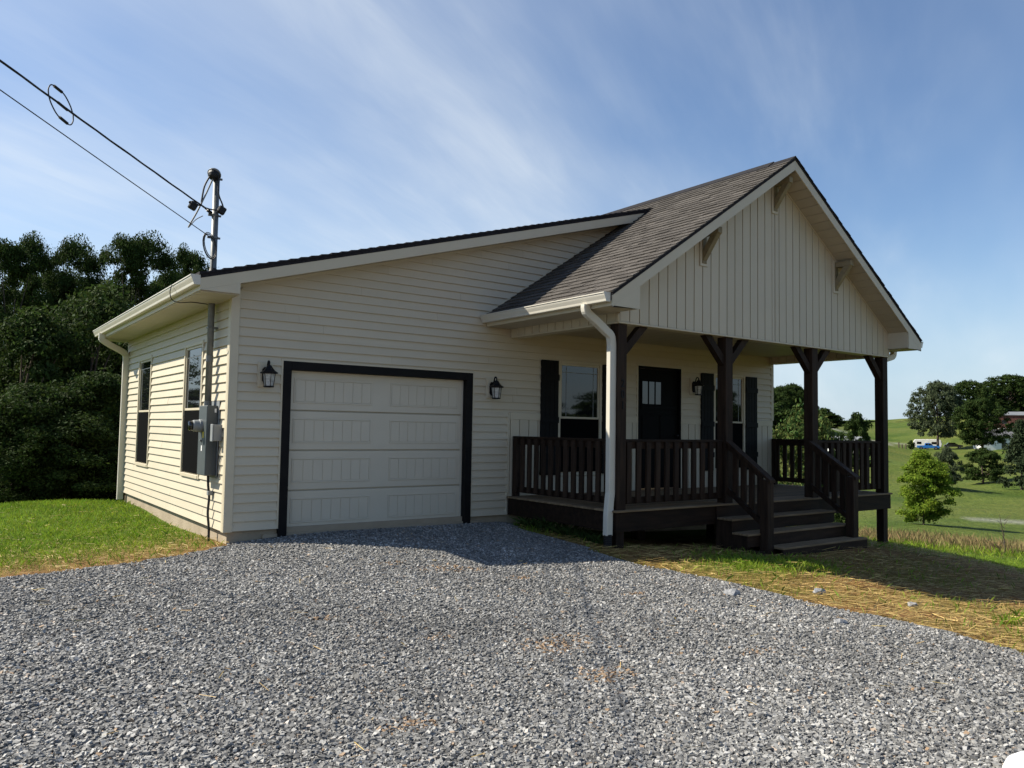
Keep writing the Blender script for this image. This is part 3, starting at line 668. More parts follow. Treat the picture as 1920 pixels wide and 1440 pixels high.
# porch eaves
for sgn, xe, xw in ((-1, XEL, XPL), (1, XER, XPR)):
    e0, e1 = sorted((xe, xe - sgn * .014)); bxo('eave_fascia', M_TRIM, house, e0, e1, YE + .021, -.03, 2.985, zg(xe) - .131)
    e0, e1 = sorted((xe - sgn * .015, xw + sgn * .027)); bxo('eave_soffit', M_SOFFIT, house, e0, e1, YE + .021, -.03, 2.985, 2.997)
    xi = xw + sgn * .0
    pro('eave_return', M_TRIM, house, [(xe, 2.985), (xw - sgn * .0, 2.985), (xw, zg(xw) - .216), (xe, zg(xe) - .216)] if sgn < 0 else [(xe, 2.985), (xw, 2.985), (xw, zg(xw) - .216), (xe, zg(xe) - .216)], 'y', YE + .0025, YE + .019)
    pro('eave_return', M_TRIM, house, [(YE + .0195, 2.9975), (D - .002, 2.9975), (D - .002, zg(xw) - .19), (YE + .0195, zg(xw) - .19)], 'x', *sorted((xw, xw - sgn * .012)))
# step flashing / channel where the porch roof meets the wall
pro('wall_flashing', M_TRIM, house, [(XEL + .02, zg(XEL) + .03), (7.1, zg(7.1) + .03), (7.1, zg(7.1) + .0), (XEL + .02, zg(XEL) + .0)], 'y', -.024, -.0185)

# ---------- downspouts
def downspout(path, a=.055, b=.042, name='downspout'):
    bm = bmesh.new(); sweep(bm, path, rrect(a, b, .008), up=Vector((0, 1, .01)))
    return put(name, bm, M_GUTTER, house)
ds = downspout(smoothpath([(3.80, -2.42, 3.035), (3.80, -2.42, 2.985), (3.83, -2.418, 2.93), (4.00, -2.405, 2.84), (4.17, -2.39, 2.74), (4.275, -2.385, 2.67), (4.305, -2.38, 2.56)], 4) + [(4.305, -2.38, 1.6), (4.305, -2.38, .62), (4.305, -2.38, .58), (4.288, -2.385, .50), (4.262, -2.39, .28), (4.258, -2.39, .02)])
for z in (2.05, .75): bxo('strap', M_GUTTER, ds, 4.262, 4.352, -2.415, -2.345, z, z + .025)
bm = bmesh.new()
for i in range(9): lathe(bm, [(.052, -.19 + i * .025), (.058, -.185 + i * .025), (.058, -.175 + i * .025), (.052, -.167 + i * .025)], 12, 4.258, -2.39)
put('drain_boot', bm, M_DIRTPIPE, house)
ds2 = downspout(smoothpath([(-.55, 6.35, 3.07), (-.55, 6.35, 3.01), (-.54, 6.36, 2.95), (-.40, 6.42, 2.87), (-.22, 6.55, 2.80), (-.09, 6.66, 2.73), (-.065, 6.69, 2.60)], 4) + [(-.065, 6.69, 1.4), (-.065, 6.69, -.08)])
for z in (2.2, .9): bxo('strap', M_GUTTER, ds2, -.1, -.0175, 6.645, 6.735, z, z + .025)
downspout(smoothpath([(XER + .07, -2.30, 3.035), (XER + .07, -2.30, 2.98), (XER + .03, -2.29, 2.90), (11.40, -2.27, 2.82), (11.275, -2.26, 2.72), (11.262, -2.26, 2.60)], 4) + [(11.262, -2.26, .5), (11.262, -2.26, -.5)])

# ---------- gable brackets
def bracket(x, z):
    bm = bmesh.new(); h = .095
    box(bm, x - h * .5, x + h * .5, D - .33, D - .047, z + .02, z + .115, .006)           # horizontal arm
    prism(bm, [(D - .047, z - .34), (D - .047, z - .19), (D - .19, z + .019), (D - .31, z + .019)], 'x', x - h * .44, x + h * .44)
    br = put('gable_bracket', bm, M_TREATED, house)
    bxo('bracket_leg', M_TREATED, br, x - h * .5, x + h * .5, D - .0465, D - .037, z - .38, z + .115, .003)
    bm = bmesh.new(); box(bm, x - .085, x + .085, D - .0365, D - .0215, z - .42, z + .14, .003); put('bracket_block', bm, M_TRIM, br)
bracket(XPK, 5.35); bracket(6.04, 4.26); bracket(9.49, 4.26)

# ---------------------------------------------------------------- porch (timber)
porch = thing('porch', 'dark stained timber porch with posts, railings and wide front steps', 'porch', (7.8, -1.3, -.3))
DK = .348
rim = bmesh.new()
box(rim, XPL - .02, XPL + .02, D - .02, -.03, DK - .285, DK - .028); box(rim, XPR - .02, XPR + .02, D - .02, -.03, DK - .285, DK - .028); box(rim, XPL + .0205, XPR - .0205, D - .022, D + .016, DK - .285, DK - .0285)
for i in range(1, 14): box(rim, XPL + i * .49 - .019, XPL + i * .49 + .019, D + .017, -.031, DK - .26, DK - .029)
deck = put('deck', rim, M_STAINX, porch)
n = 17; pit = (-.03 - (D - .05)) / n
posts_x = [(XPL, XPL + .165), (6.581, 6.746), (8.816, 8.981), (XPR - .165, XPR)]
for i in range(n):
    y0 = D - .05 + i * pit
    bxo('deck_board', M_TREAD, deck, XPL - .055, XPR + .045, y0 + .003, y0 + pit - .003, DK - .027, DK, .003)
for i, (a, b) in enumerate(posts_x):
    gz = min(H(a, D), H(b, D)) - .12
    bm = bmesh.new(); box(bm, a, b, D, D + .165, DK + .0005, ZGB - .015, .006); post = put('post', bm, M_STAIN, porch)
    bxo('post_footing', M_STAIN, post, a + .012, b - .012, D + .02, D + .153, gz, DK - .2855)
    for sg in ((1,), (-1, 1), (-1, 1), (-1,))[i]:
        x = b if sg > 0 else a; q = .43
        poly = [(x, ZGB - .02 - q), (x, ZGB - .02 - q + .15), (x + sg * (q - .15), ZGB - .016), (x + sg * q, ZGB - .016)]
        bm = bmesh.new(); prism(bm, poly, 'y', D + .035, D + .135); put('knee_brace', bm, M_STAIN, post)
    # brace back to the beam for the outer posts
    if i in (0, 3):
        pass
    if i == 0:
        for ch, zc_ in (('2', 2.036), ('0', 1.888), ('1', 1.737)):
            cu = bpy.data.curves.new('digit', 'FONT'); cu.body = ch; cu.size = .152; cu.extrude = .004; cu.align_x = 'CENTER'; cu.align_y = 'CENTER'; cu.offset = .0015
            tmp = bpy.data.objects.new('digit_tmp', cu); COL.objects.link(tmp); bpy.context.view_layer.update()
            me = bpy.data.meshes.new_from_object(tmp.evaluated_get(bpy.context.evaluated_depsgraph_get())); bpy.data.objects.remove(tmp)
            me.transform(Matrix.Rotation(rad(90), 4, 'X') @ Matrix.Diagonal((.85, 1, 1, 1)))
            me.name = 'house_number'; me.materials.clear()
            link('house_number', me, M_BLACK, post, (4.442, D - .0046, zc_))
# piers under the deck
for x in (6.0, 7.8, 9.6): bxo('pier', M_STAIN, porch, x - .08, x + .08, -1.3, -1.14, H(x, -1.2) - .1, DK - .2855)
BAL_CACHE = {}
def baluster(parent, x, y, z0, z1, wx, wy):
    key = (round(z1 - z0, 3), wx, wy)
    if key not in BAL_CACHE:
        bm = box(bmesh.new(), -wx / 2, wx / 2, -wy / 2, wy / 2, -(z1 - z0) / 2, (z1 - z0) / 2, .003); bmesh.ops.recalc_face_normals(bm, faces=bm.faces)
        me = bpy.data.meshes.new('baluster'); bm.to_mesh(me); bm.free(); BAL_CACHE[key] = me
    return link('baluster', BAL_CACHE[key], M_STAIN, parent, (x, y, (z0 + z1) / 2))
RT = 1.291
def railing(p0, p1, nb, endpost=None):
    """straight level railing between two points along x or y"""
    (x0, y0), (x1, y1) = p0, p1; alongx = abs(x1 - x0) > abs(y1 - y0)
    def seg(name, half, z0, z1, par, m):
        bm = bmesh.new()
        if alongx: box(bm, x0, x1, y0 - half, y0 + half, z0, z1, .004)
        else: box(bm, x0 - half, x0 + half, min(y0, y1), max(y0, y1), z0, z1, .004)
        return put(name, bm, m, par)
    r = seg('railing', .046, RT - .037, RT, porch, M_STAINX); r['label'] = None; del r['label']
    seg('top_rail', .019, RT - .13, RT - .0375, r, M_STAINX); seg('bottom_rail', .019, .415, .505, r, M_STAINX)
    off = .0195 + .0185
    for i in range(nb):
        t = (i + .5) / nb; x = x0 + (x1 - x0) * t; y = y0 + (y1 - y0) * t
        if alongx: baluster(r, x, y - off, .425, RT - .04, .088, .036)
        else: baluster(r, x - off if x0 < 8 else x + off, y, .425, RT - .04, .036, .088)
    if endpost:
        ex, ey = endpost; b = bmesh.new(); box(b, ex - .045, ex + .045, ey - .045, ey + .045, DK + .0005, RT - .0375, .003); put('end_post', b, M_STAIN, r)
    return r
railing((XPL + .09, D + .166), (XPL + .09, -.04), 13, (XPL + .09, -.085))
railing((XPL + .166, D + .09), (6.580, D + .09), 11)
railing((8.982, D + .09), (XPR - .166, D + .09), 11)
railing((XPR - .09, D + .166), (XPR - .09, -.04), 13, (XPR - .09, -.085))
# stairs
SX0, SX1 = 6.30, 8.92; RZ = .185; RD = .272
pts = [(D - .023, -.45), (D - .023, DK - RZ - .03)]
for k in range(1, 4): pts += [(D - .03 - k * RD, DK - k * RZ - .03), (D - .03 - k * RD, DK - (k + 1) * RZ - .03)]
pts[-1] = (pts[-1][0], -.45)
stairs = put('stairs', prism(bmesh.new(), pts, 'x', 7.59, 7.63), M_STAIN, porch)
for xs_ in (SX0 + .03, SX1 - .07): put('stringer', prism(bmesh.new(), pts, 'x', xs_, xs_ + .04), M_STAIN, stairs)
for k in range(1, 4):
    zt = DK - k * RZ; yb = D - .024 - (k - 1) * RD; x0 = SX0 if k < 3 else 6.725
    bxo('riser', M_STAINX, stairs, SX0 + .012, SX1 - .012, yb - .0 - .030, yb - .008, zt + .0005, zt + RZ - .029)
    for j in range(2):
        a = yb - .040 - j * .140
        bxo('tread', M_TREAD, stairs, x0, SX1, a - .138, a, zt - .029, zt, .004)
bxo('riser', M_STAINX, stairs, 6.73, SX1 - .012, D - .055 - 3 * RD - .012, D - .035 - 3 * RD, -.46, DK - 3 * RZ - .0295)
# stair railings
def stair_rail(xc, xpost, ny, foot):
    a = Vector((xc, D + .0, RT - .035)); b = Vector((xc, ny - .09, .715)); d = (b - a)
    sl = d.z / d.y
    def zz(y, base): return base + sl * (y - D)
    bm = bmesh.new(); prism(bm, [(D - .0005, zz(D, RT - .045)), (D - .0005, zz(D, RT - .004)), (ny - .10, zz(ny - .10, RT - .004)), (ny - .10, zz(ny - .10, RT - .045))], 'x', xc - .066, xc + .066)
    r = put('stair_railing', bm, M_STAIN, porch)
    for nm, t0, t1 in (('top_rail', -.14, -.0455), ('bottom_rail', -.80, -.71)):
        bm = bmesh.new(); prism(bm, [(D - .0005, zz(D, RT + t0)), (D - .0005, zz(D, RT + t1)), (ny + .0705, zz(ny + .0705, RT + t1)), (ny + .0705, zz(ny + .0705, RT + t0))], 'x', xc - .019, xc + .019); put(nm, bm, M_STAIN, r)
    bm = bmesh.new(); box(bm, xc - .07, xc + .07, ny - .07, ny + .07, foot, zz(ny, RT - .046) - .03, .005); put('newel_post', bm, M_STAIN, r)
    for i in range(4):
        y = D - .10 - i * .145
        bm = bmesh.new(); prism(bm, [(y - .044, zz(y - .044, RT - .78)), (y + .044, zz(y + .044, RT - .78)), (y + .044, zz(y + .044, RT - .06)), (y - .044, zz(y - .044, RT - .06))], 'x', xc + .0195, xc + .0555); put('baluster', bm, M_STAIN, r)
stair_rail(6.645, 0, -3.13, -.45)
stair_rail(8.775, 0, -3.17, DK - 3 * RZ + .0005)

# ---------------------------------------------------------------- wall lanterns
M_RIPPLE = mat('rippled_glass', (.45, .45, .43), (.80, .79, .74), 26, .12, .8, 40, .6, trans=.35, detail=2)
def lantern(x, z, label):
    t = thing('wall_lantern', label, 'lantern', (x, -.02, z - .17), 'black wall lanterns')
    cy = -.155
    bm = bmesh.new(); box(bm, x - .105, x + .09, -.036, -.0185, z - .16, z + .165, .004); box(bm, x - .085, x + .07, -.046, -.0365, z - .14, z + .145, .004); put('mounting_block', bm, M_TRIM, t)
    bm = bmesh.new(); prism(bm, [(x - .055, z - .08), (x - .03, z - .115), (x + .03, z - .115), (x + .055, z - .08), (x + .055, z + .065), (x + .03, z + .095), (x - .03, z + .095), (x - .055, z + .065)], 'y', -.066, -.0465); put('back_plate', bm, M_BLACK, t)
    bm = bmesh.new(); sweep(bm, smoothpath([(x, -.06, z + .05), (x, -.085, z + .10), (x, -.105, z + .155), (x, -.13, z + .17), (x, cy, z + .15), (x, cy, z + .10)], 5), circ(.011, 8), up=Vector((1, 0, 0))); put('arm', bm, M_BLACK, t, True)
    bm = bmesh.new(); lathe(bm, [(.028, z + .115), (.034, z + .10), (.05, z + .075), (.075, z + .045), (.115, z + .020), (.112, z + .010), (.09, z + .004)], 6, x, cy, rad(30)); put('lamp_roof', bm, M_BLACK, t)
    bm = bmesh.new(); lathe(bm, [(.074, z + .0035), (.055, z - .150)], 6, x, cy, rad(30)); put('glass_shade', bm, M_RIPPLE, t)
    bm = bmesh.new()
    for i in range(6):
        a = rad(30 + 60 * i); sweep(bm, [(x + .078 * math.cos(a), cy + .078 * math.sin(a), z + .0038), (x + .058 * math.cos(a), cy + .058 * math.sin(a), z - .150)], circ(.005, 4), up=Vector((1, .3, 0)))
    put('cage', bm, M_BLACK, t)
    bm = bmesh.new(); lathe(bm, [(.066, z - .1505), (.068, z - .160), (.058, z - .168), (.02, z - .172)], 6, x, cy, rad(30)); put('base_plate', bm, M_BLACK, t)
lantern(.435, 2.05, 'black wall lantern on siding between house corner and garage door')
lantern(3.985, 2.03, 'black wall lantern on siding between garage door and porch railing')
lantern(8.66, 2.27, 'black wall lantern beside the black front door under the porch')

# ---------------------------------------------------------------- electric service
mt = thing('electric_meter', 'grey electric meter cabinet mounted on the sunlit left wall', 'meter', (-.1, .57, .73))
bxo('back_board', M_GREYLT, mt, -.0295, -.0185, .34, .80, .70, 1.70, .002)
bxo('cabinet', M_GREYBOX, mt, -.17, -.03, .385, .765, .735, 1.64, .008)
bm = bmesh.new(); lathe(bm, [(.085, 0), (.085, .03), (.078, .035), (.075, .10), (.066, .115)], 20); bmesh.ops.rotate(bm, verts=bm.verts, matrix=Matrix.Rotation(rad(-90), 3, 'Y')); bmesh.ops.translate(bm, verts=bm.verts, vec=(-.1705, .62, 1.375)); put('meter_socket', bm, M_GREYLT, mt, False)
bm = bmesh.new(); lathe(bm, [(.066, 0), (.064, .035), (.05, .05)], 20); bmesh.ops.rotate(bm, verts=bm.verts, matrix=Matrix.Rotation(rad(-90), 3, 'Y')); bmesh.ops.translate(bm, verts=bm.verts, vec=(-.286, .62, 1.375)); put('meter_glass', bm, M_GLASS, mt, True)
bxo('warning_sticker', M_YELL, mt, -.1715, -.1704, .50, .55, 1.22, 1.30); bxo('label_sticker', M_WHITE, mt, -.1715, -.1704, .56, .60, 1.05, 1.12); bxo('rating_sticker', M_WHITE, mt, -.075, -.05, .3838, .3846, 1.55, 1.60)
bm = bmesh.new(); box(bm, -.19, -.1704, .585, .615, 1.17, 1.20, .003); put('latch', bm, M_GALV, mt)
tb = thing('telephone_box', 'small light grey utility box fixed beside the meter cabinet', 'utility box', (-.07, .25, 1.18))
bxo('housing', M_GREYLT, tb, -.13, -.0185, .205, .300, 1.185, 1.395, .006); bxo('lid', M_GREYLT, tb, -.142, -.1305, .200, .305, 1.18, 1.40, .004)
bm = bmesh.new(); sweep(bm, [(-.05, .25, 1.186), (-.05, .25, .74), (-.05, .30, .72)], circ(.007, 6), up=Vector((1, 0, 0))); put('cable_tail', bm, M_CABLE, tb)
gw = thing('ground_cable', 'black cable with grey clamp running down the left wall into the ground', 'cable', (-.06, .5, -.1))
bm = bmesh.new(); sweep(bm, smoothpath([(-.08, .56, .736), (-.075, .55, .60), (-.06, .54, .45), (-.075, .52, .25), (-.06, .50, .05), (-.06, .49, -.15)], 4), circ(.016, 8), up=Vector((1, 0, 0))); put('conduit', bm, M_CABLE, gw, True)
bxo('clamp', M_GREYLT, gw, -.085, -.0185, .505, .575, .475, .53, .004)

mast = thing('service_mast', 'grey steel service mast rising through the eave and roof', 'mast', (-.1, .60, 1.64))
PX, PY = -.105, .605
bm = bmesh.new(); lathe(bm, [(.043, 1.6405), (.043, 4.68)], 14, PX, PY); put('pipe', bm, M_GALV, mast, True)
bm = bmesh.new(); lathe(bm, [(.05, 1.642), (.05, 1.70)], 12, PX, PY); lathe(bm, [(.049, 2.22), (.049, 2.30)], 12, PX, PY); put('coupling', bm, M_GALV, mast)
bxo('pipe_strap', M_GALV, mast, -.15, -.0185, PY - .05, PY + .05, 2.66, 2.68)
bm = bmesh.new(); lathe(bm, [(.14, zs(PX) + .005), (.12, zs(PX) + .03), (.055, zs(PX) + .09), (.047, zs(PX) + .14)], 14, PX, PY); put('roof_boot', bm, M_DIRTPIPE, mast, True)
# weatherhead: domed hood leaning out to the left/front, dark insert below
HR = Matrix.Rotation(rad(30), 3, 'Y') @ Matrix.Rotation(rad(-30), 3, 'X')
bm = bmesh.new(); lathe(bm, [(.080, .0), (.090, .004), (.088, .020), (.076, .044), (.050, .062), (.016, .070)], 18)
bmesh.ops.rotate(bm, verts=bm.verts, matrix=HR); bmesh.ops.translate(bm, verts=bm.verts, vec=(PX - .045, PY - .04, 4.71)); put('weatherhead', bm, M_GALV, mast, True)
bm = bmesh.new(); lathe(bm, [(.02, -.085), (.046, -.072), (.070, -.04), (.079, -.004)], 18); bmesh.ops.rotate(bm, verts=bm.verts, matrix=HR); bmesh.ops.translate(bm, verts=bm.verts, vec=(PX - .045, PY - .04, 4.71)); put('cable_insert', bm, M_DIRTPIPE, mast)
for z, nm in ((4.66, 'clamp'), (4.16, 'clamp'), (3.86, 'clamp')):
    bm = bmesh.new(); lathe(bm, [(.050, z), (.050, z + .03)], 12, PX, PY); box(bm, PX - .09, PX - .049, PY - .015, PY + .015, z, z + .03); box(bm, PX + .049, PX + .075, PY - .012, PY + .012, z + .003, z + .027); put(nm, bm, M_GALV, mast)
# pigtails from the weatherhead to the splice blocks
def wire(pts, r, m, name, parent, k=6):
    bm = bmesh.new(); sweep(bm, smoothpath(pts, k), circ(r, 6), up=Vector((.3, 1, .1))); return put(name, bm, m, parent, True)
A_ = Vector((-.30, .52, 4.22))                                  # where the drop arrives
wire([(PX - .10, PY - .06, 4.68), (PX - .17, PY - .08, 4.52), (PX - .20, PY - .09, 4.34), (-.32, .50, 4.26), (-.40, .47, 4.235)], .011, M_CABLE, 'pigtail', mast)
wire([(PX - .06, PY - .07, 4.66), (PX - .15, PY - .09, 4.42), (PX - .26, PY - .11, 4.15), (PX - .34, PY - .12, 3.98), (PX - .36, PY - .12, 3.93)], .010, M_ALU, 'neutral_pigtail', mast)
wire([(PX - .0, PY - .075, 4.66), (PX + .01, PY - .09, 4.45), (PX + .06, PY - .085, 4.33), (PX + .085, PY - .075, 4.27)], .010, M_CABLE, 'pigtail', mast)
def splice(c, nm='splice_block'):
    bm = bmesh.new(); box(bm, c[0] - .05, c[0] + .05, c[1] - .035, c[1] + .035, c[2] - .05, c[2] + .05, .012); bmesh.ops.rotate(bm, cent=c, verts=bm.verts, matrix=Matrix.Rotation(rad(25), 3, 'Y')); put(nm, bm, M_DIRTPIPE, mast)
splice(Vector((-.425, .46, 4.215))); splice(Vector((PX + .055, PY - .09, 4.235)))
wire([(PX - .35, PY - .12, 3.94), (PX - .27, PY - .10, 4.05), (PX - .17, PY - .05, 4.13)], .006, M_ALU, 'neutral_tail', mast)
# coiled telecom slack
bm = bmesh.new()
for k, (rw, rh) in enumerate(((.075, .16), (.085, .175), (.068, .15))):
    pts = [(PX - .075 + rw * math.cos(2 * math.pi * i / 18) + .03 * math.sin(2 * math.pi * i / 18) * -1, PY - .07 - k * .012, 3.74 + rh * math.sin(2 * math.pi * i / 18)) for i in range(19)]
    sweep(bm, pts, circ(.006, 6), up=Vector((0, 1, 0)))
sweep(bm, [(PX - .03, PY - .055, 3.60), (PX - .028, PY - .052, 3.30), (PX - .028, PY - .055, zs(PX) + .02)], circ(.006, 6), up=Vector((0, 1, 0)))
put('cable_coil', bm, M_CABLE, mast)
# loop of telecom cable at the eave
bm = bmesh.new(); sweep(bm, smoothpath([(-.62, .55, 3.17), (-.635, .57, 3.08), (-.60, .60, 2.99), (-.5, .62, 2.965), (-.35, .62, 2.985), (-.15, .615, 2.98)], 5), circ(.006, 6), up=Vector((0, 1, 0))); put('eave_cable', bm, M_CABLE, mast, True)

# overhead lines run to a pole behind the viewer's left shoulder
PT = Vector((-19.6, -18.5, 9.2))
def drop(p0, p1, sag, n=40): 
    p0, p1 = Vector(p0), Vector(p1); return [p0.lerp(p1, i / n) - Vector((0, 0, 4 * sag * (i / n) * (1 - i / n))) for i in range(n + 1)]
svc = thing('service_cable', 'twisted black overhead service cable with a splice loop', 'cable', (-.3, .5, 4.2))
path = drop((-.26, .50, 4.225), PT, .55, 260)
for j in range(3):
    bm = bmesh.new(); pp = []
    for i, p in enumerate(path):
        a = i * .42 + j * 2 * math.pi / 3; d = (path[-1] - path[0]).normalized(); s_ = d.cross(Vector((0, 0, 1))).normalized(); u_ = s_.cross(d)
        pp.append(p + (s_ * math.cos(a) + u_ * math.sin(a)) * .0058)
    sweep(bm, pp, circ(.0062 if j else .0048, 6)); put('conductor', bm, M_CABLE, svc, True)
# dead-end wedge and connection at the mast
wire([(-.27, .50, 4.23), (-.16, .52, 4.225), (-.02, .52, 4.245)], .009, M_CABLE, 'lead', svc); wire([(-.28, .50, 4.23), (-.37, .47, 4.27), (-.47, .45, 4.26), (-.46, .45, 4.23)], .009, M_CABLE, 'lead', svc)
wire([(-.27, .50, 4.22), (-.19, .54, 4.19), (PX - .06, PY, 4.175)], .007, M_ALU, 'dead_end', svc)
bm = bmesh.new(); sweep(bm, [(-.23, .52, 4.21), (-.17, .55, 4.185)], rrect(.022, .014, .004)); put('wedge_clamp', bm, M_DIRTPIPE, svc)
ip = min(range(len(path)), key=lambda i: abs((path[i] - CAM).normalized().dot(cR) / (path[i] - CAM).normalized().dot(cF) - (111 - 960) / 1466.8))
p = path[ip]; d = (path[-1] - path[0]).normalized(); u_ = Vector((0, 0, 1)); 
d_s = .17
for sg in (1, -1):
    side = (u_ * sg + d.cross(u_) * .25 * sg).normalized()
    wire([p - d * d_s, p - d * d_s * .85 + side * .09, p - d * .07 + side * .165, p + d * .08 + side * .16, p + d * d_s * .9 + side * .08, p + d * d_s], .0065, M_CABLE, 'splice_loop', svc)
    bm = bmesh.new(); sweep(bm, [p - d * .05 + side * .166, p + d * .06 + side * .163], circ(.015, 8)); put('splice_sleeve', bm, M_DIRTPIPE, svc)
bm = bmesh.new(); sweep(bm, [p - d * .09, p + d * .05], circ(.014, 8)); put('splice_sleeve', bm, M_DIRTPIPE, svc)
tel = drop((PX - .07, PY - .03, 3.875), PT - Vector((0, 0, 1.25)), .12, 60)
bm = bmesh.new(); sweep(bm, tel, circ(.0055, 6)); o = put('telephone_wire', bm, M_CABLE, None, True); tag(o, 'thin black telephone wire strung below the thicker service cable', 'wire')
# utility pole at the far end of the lines
pole = thing('utility_pole', 'weathered wooden utility pole carrying the overhead lines', 'pole', (PT.x - .2, PT.y - .1, H(PT.x, PT.y)))
bm = bmesh.new(); lathe(bm, [(.17, H(PT.x, PT.y) - .3), (.11, 9.8)], 12, PT.x - .12, PT.y - .05); put('shaft', bm, M_BARK, pole, True)
bm = bmesh.new(); box(bm, PT.x - .16, PT.x - .08, PT.y - 1.1, PT.y + 1.0, 9.4, 9.52); put('cross_arm', bm, M_BARK, pole)

# ---------------------------------------------------------------- gravel stones (real geometry)
def scatter(n, x0, x1, y0, y1, keep):
    P = np.column_stack([RNG.uniform(x0, x1, n), RNG.uniform(y0, y1, n)]); return P[keep(P[:, 0], P[:, 1])]
def stone_cloud(P, smin, smax, name, m, power=2.0):
    """crushed stones: a cloud of points, each carrying a faceted stone instanced by geometry nodes"""
    n = len(P); s = smin + (smax - smin) * RNG.random(n) ** power
    sc = np.column_stack([s * RNG.uniform(.75, 1.4, n), s * RNG.uniform(.65, 1.05, n), s * RNG.uniform(.35, .65, n)])
    rot = np.column_stack([RNG.normal(0, .3, n), RNG.normal(0, .3, n), RNG.uniform(0, 2 * np.pi, n)])
    Z = Hn(P) + .012 + sc[:, 2] * .28 + RNG.uniform(-.002, .006, n)
    me = bpy.data.meshes.new(name); me.vertices.add(n); me.vertices.foreach_set('co', np.column_stack([P, Z]).astype(np.float32).ravel())
    for nm, typ, arr in (('stone_scale', 'FLOAT_VECTOR', sc), ('stone_rot', 'FLOAT_VECTOR', rot)):
        me.attributes.new(nm, typ, 'POINT').data.foreach_set('vector', arr.astype(np.float32).ravel())
    rut = np.exp(-((P[:, 0] - .95 - .12 * np.sin(P[:, 1] * .7)) / .28) ** 2) + np.exp(-((P[:, 0] - 2.75 - .12 * np.sin(P[:, 1] * .7)) / .28) ** 2)
    sc *= (1 - .22 * rut)[:, None]; Z -= .006 * rut
    tone = .98 + .09 * rut + .10 * lump(P[:, 0], P[:, 1], .9, 1.3) + .06 * lump(P[:, 0], P[:, 1], 2.6, .2)
    rnd = RNG.random(n)
    for px, py, pr in ((1.15, -2.35, .16), (1.45, -2.75, .24), (1.75, -2.95, .2), (2.0, -3.5, .15), (.1, -5.0, .12), (.75, -5.6, .3), (2.55, -4.6, .14), (.6, -6.3, .2), (-.4, -4.1, .12), (1.9, -6.5, .14), (-.9, -6.4, .16)):   # soil showing through
        hit = (np.hypot((P[:, 0] - px) / 1.5, P[:, 1] - py) < pr * RNG.random(n) * .9) & (RNG.random(n) < .6); rnd[hit] = .982
    for nm, arr in (('stone_rnd', rnd), ('stone_tone', tone)): me.attributes.new(nm, 'FLOAT', 'POINT').data.foreach_set('value', arr.astype(np.float32))
    me.attributes.new('stone_pick', 'INT', 'POINT').data.foreach_set('value', RNG.integers(0, 8, n).astype(np.int32))
    o = bpy.data.objects.new(name, me); COL.objects.link(o)
    g = bpy.data.node_groups.new('stone_instancer', 'GeometryNodeTree'); g.interface.new_socket('Geometry', in_out='INPUT', socket_type='NodeSocketGeometry'); g.interface.new_socket('Geometry', in_out='OUTPUT', socket_type='NodeSocketGeometry')
    gi, go = N(g, 'NodeGroupInput'), N(g, 'NodeGroupOutput'); L = g.links.new
    gti = N(g, 'GeometryNodeJoinGeometry')
    for k in range(8):
        cu = N(g, 'GeometryNodeMeshCube'); cu.inputs['Size'].default_value = (1, 1, 1)
        rv = N(g, 'FunctionNodeRandomValue', data_type='FLOAT_VECTOR'); rv.inputs[0].default_value = (-.27, -.27, -.25); rv.inputs[1].default_value = (.27, .27, .25); rv.inputs['Seed'].default_value = k * 7 + 3
        sp = N(g, 'GeometryNodeSetPosition'); L(cu.outputs[0], sp.inputs[0]); L(rv.outputs[0], sp.inputs['Offset'])
        sm = N(g, 'GeometryNodeSetMaterial'); sm.inputs['Material'].default_value = m; L(sp.outputs[0], sm.inputs[0])
        ti = N(g, 'GeometryNodeGeometryToInstance'); L(sm.outputs[0], ti.inputs[0]); L(ti.outputs[0], gti.inputs[0])
    def attr(nm, typ):
        a = N(g, 'GeometryNodeInputNamedAttribute', data_type=typ); a.inputs[0].default_value = nm; return a.outputs['Attribute']
    io = N(g, 'GeometryNodeInstanceOnPoints'); L(gi.outputs[0], io.inputs['Points']); L(gti.outputs[0], io.inputs['Instance']); io.inputs['Pick Instance'].default_value = True
    L(attr('stone_pick', 'INT'), io.inputs['Instance Index']); e2r = N(g, 'FunctionNodeEulerToRotation'); L(attr('stone_rot', 'FLOAT_VECTOR'), e2r.inputs[0]); L(e2r.outputs[0], io.inputs['Rotation']); L(attr('stone_scale', 'FLOAT_VECTOR'), io.inputs['Scale'])
    L(io.outputs[0], go.inputs[0])
    md = o.modifiers.new('stones', 'NODES'); md.node_group = g; me.materials.append(m)
    return o
def dens(x, y, d0):  # thin out with distance from the near apron
    d = np.hypot(x + 2.9, y + 10.0); return RNG.random(len(x)) < np.clip((d0 / np.maximum(d, .1)) ** 1.6, .16, 1)
P = scatter(760000, -5.2, 4.6, -9.3, -.03, lambda x, y: in_drive(x, y, .02 + .10 * RNG.random(len(x)) ** 3) & dens(x, y, 4.0) & (np.hypot(x + 2.9, y + 10) > 1.6))
print('stones', len(P)); gv = stone_cloud(P, .0075, .0235, 'gravel', M_STONE, 2.2)
tag(gv, 'loose grey crushed stone covering the driveway', 'gravel', kind='stuff')
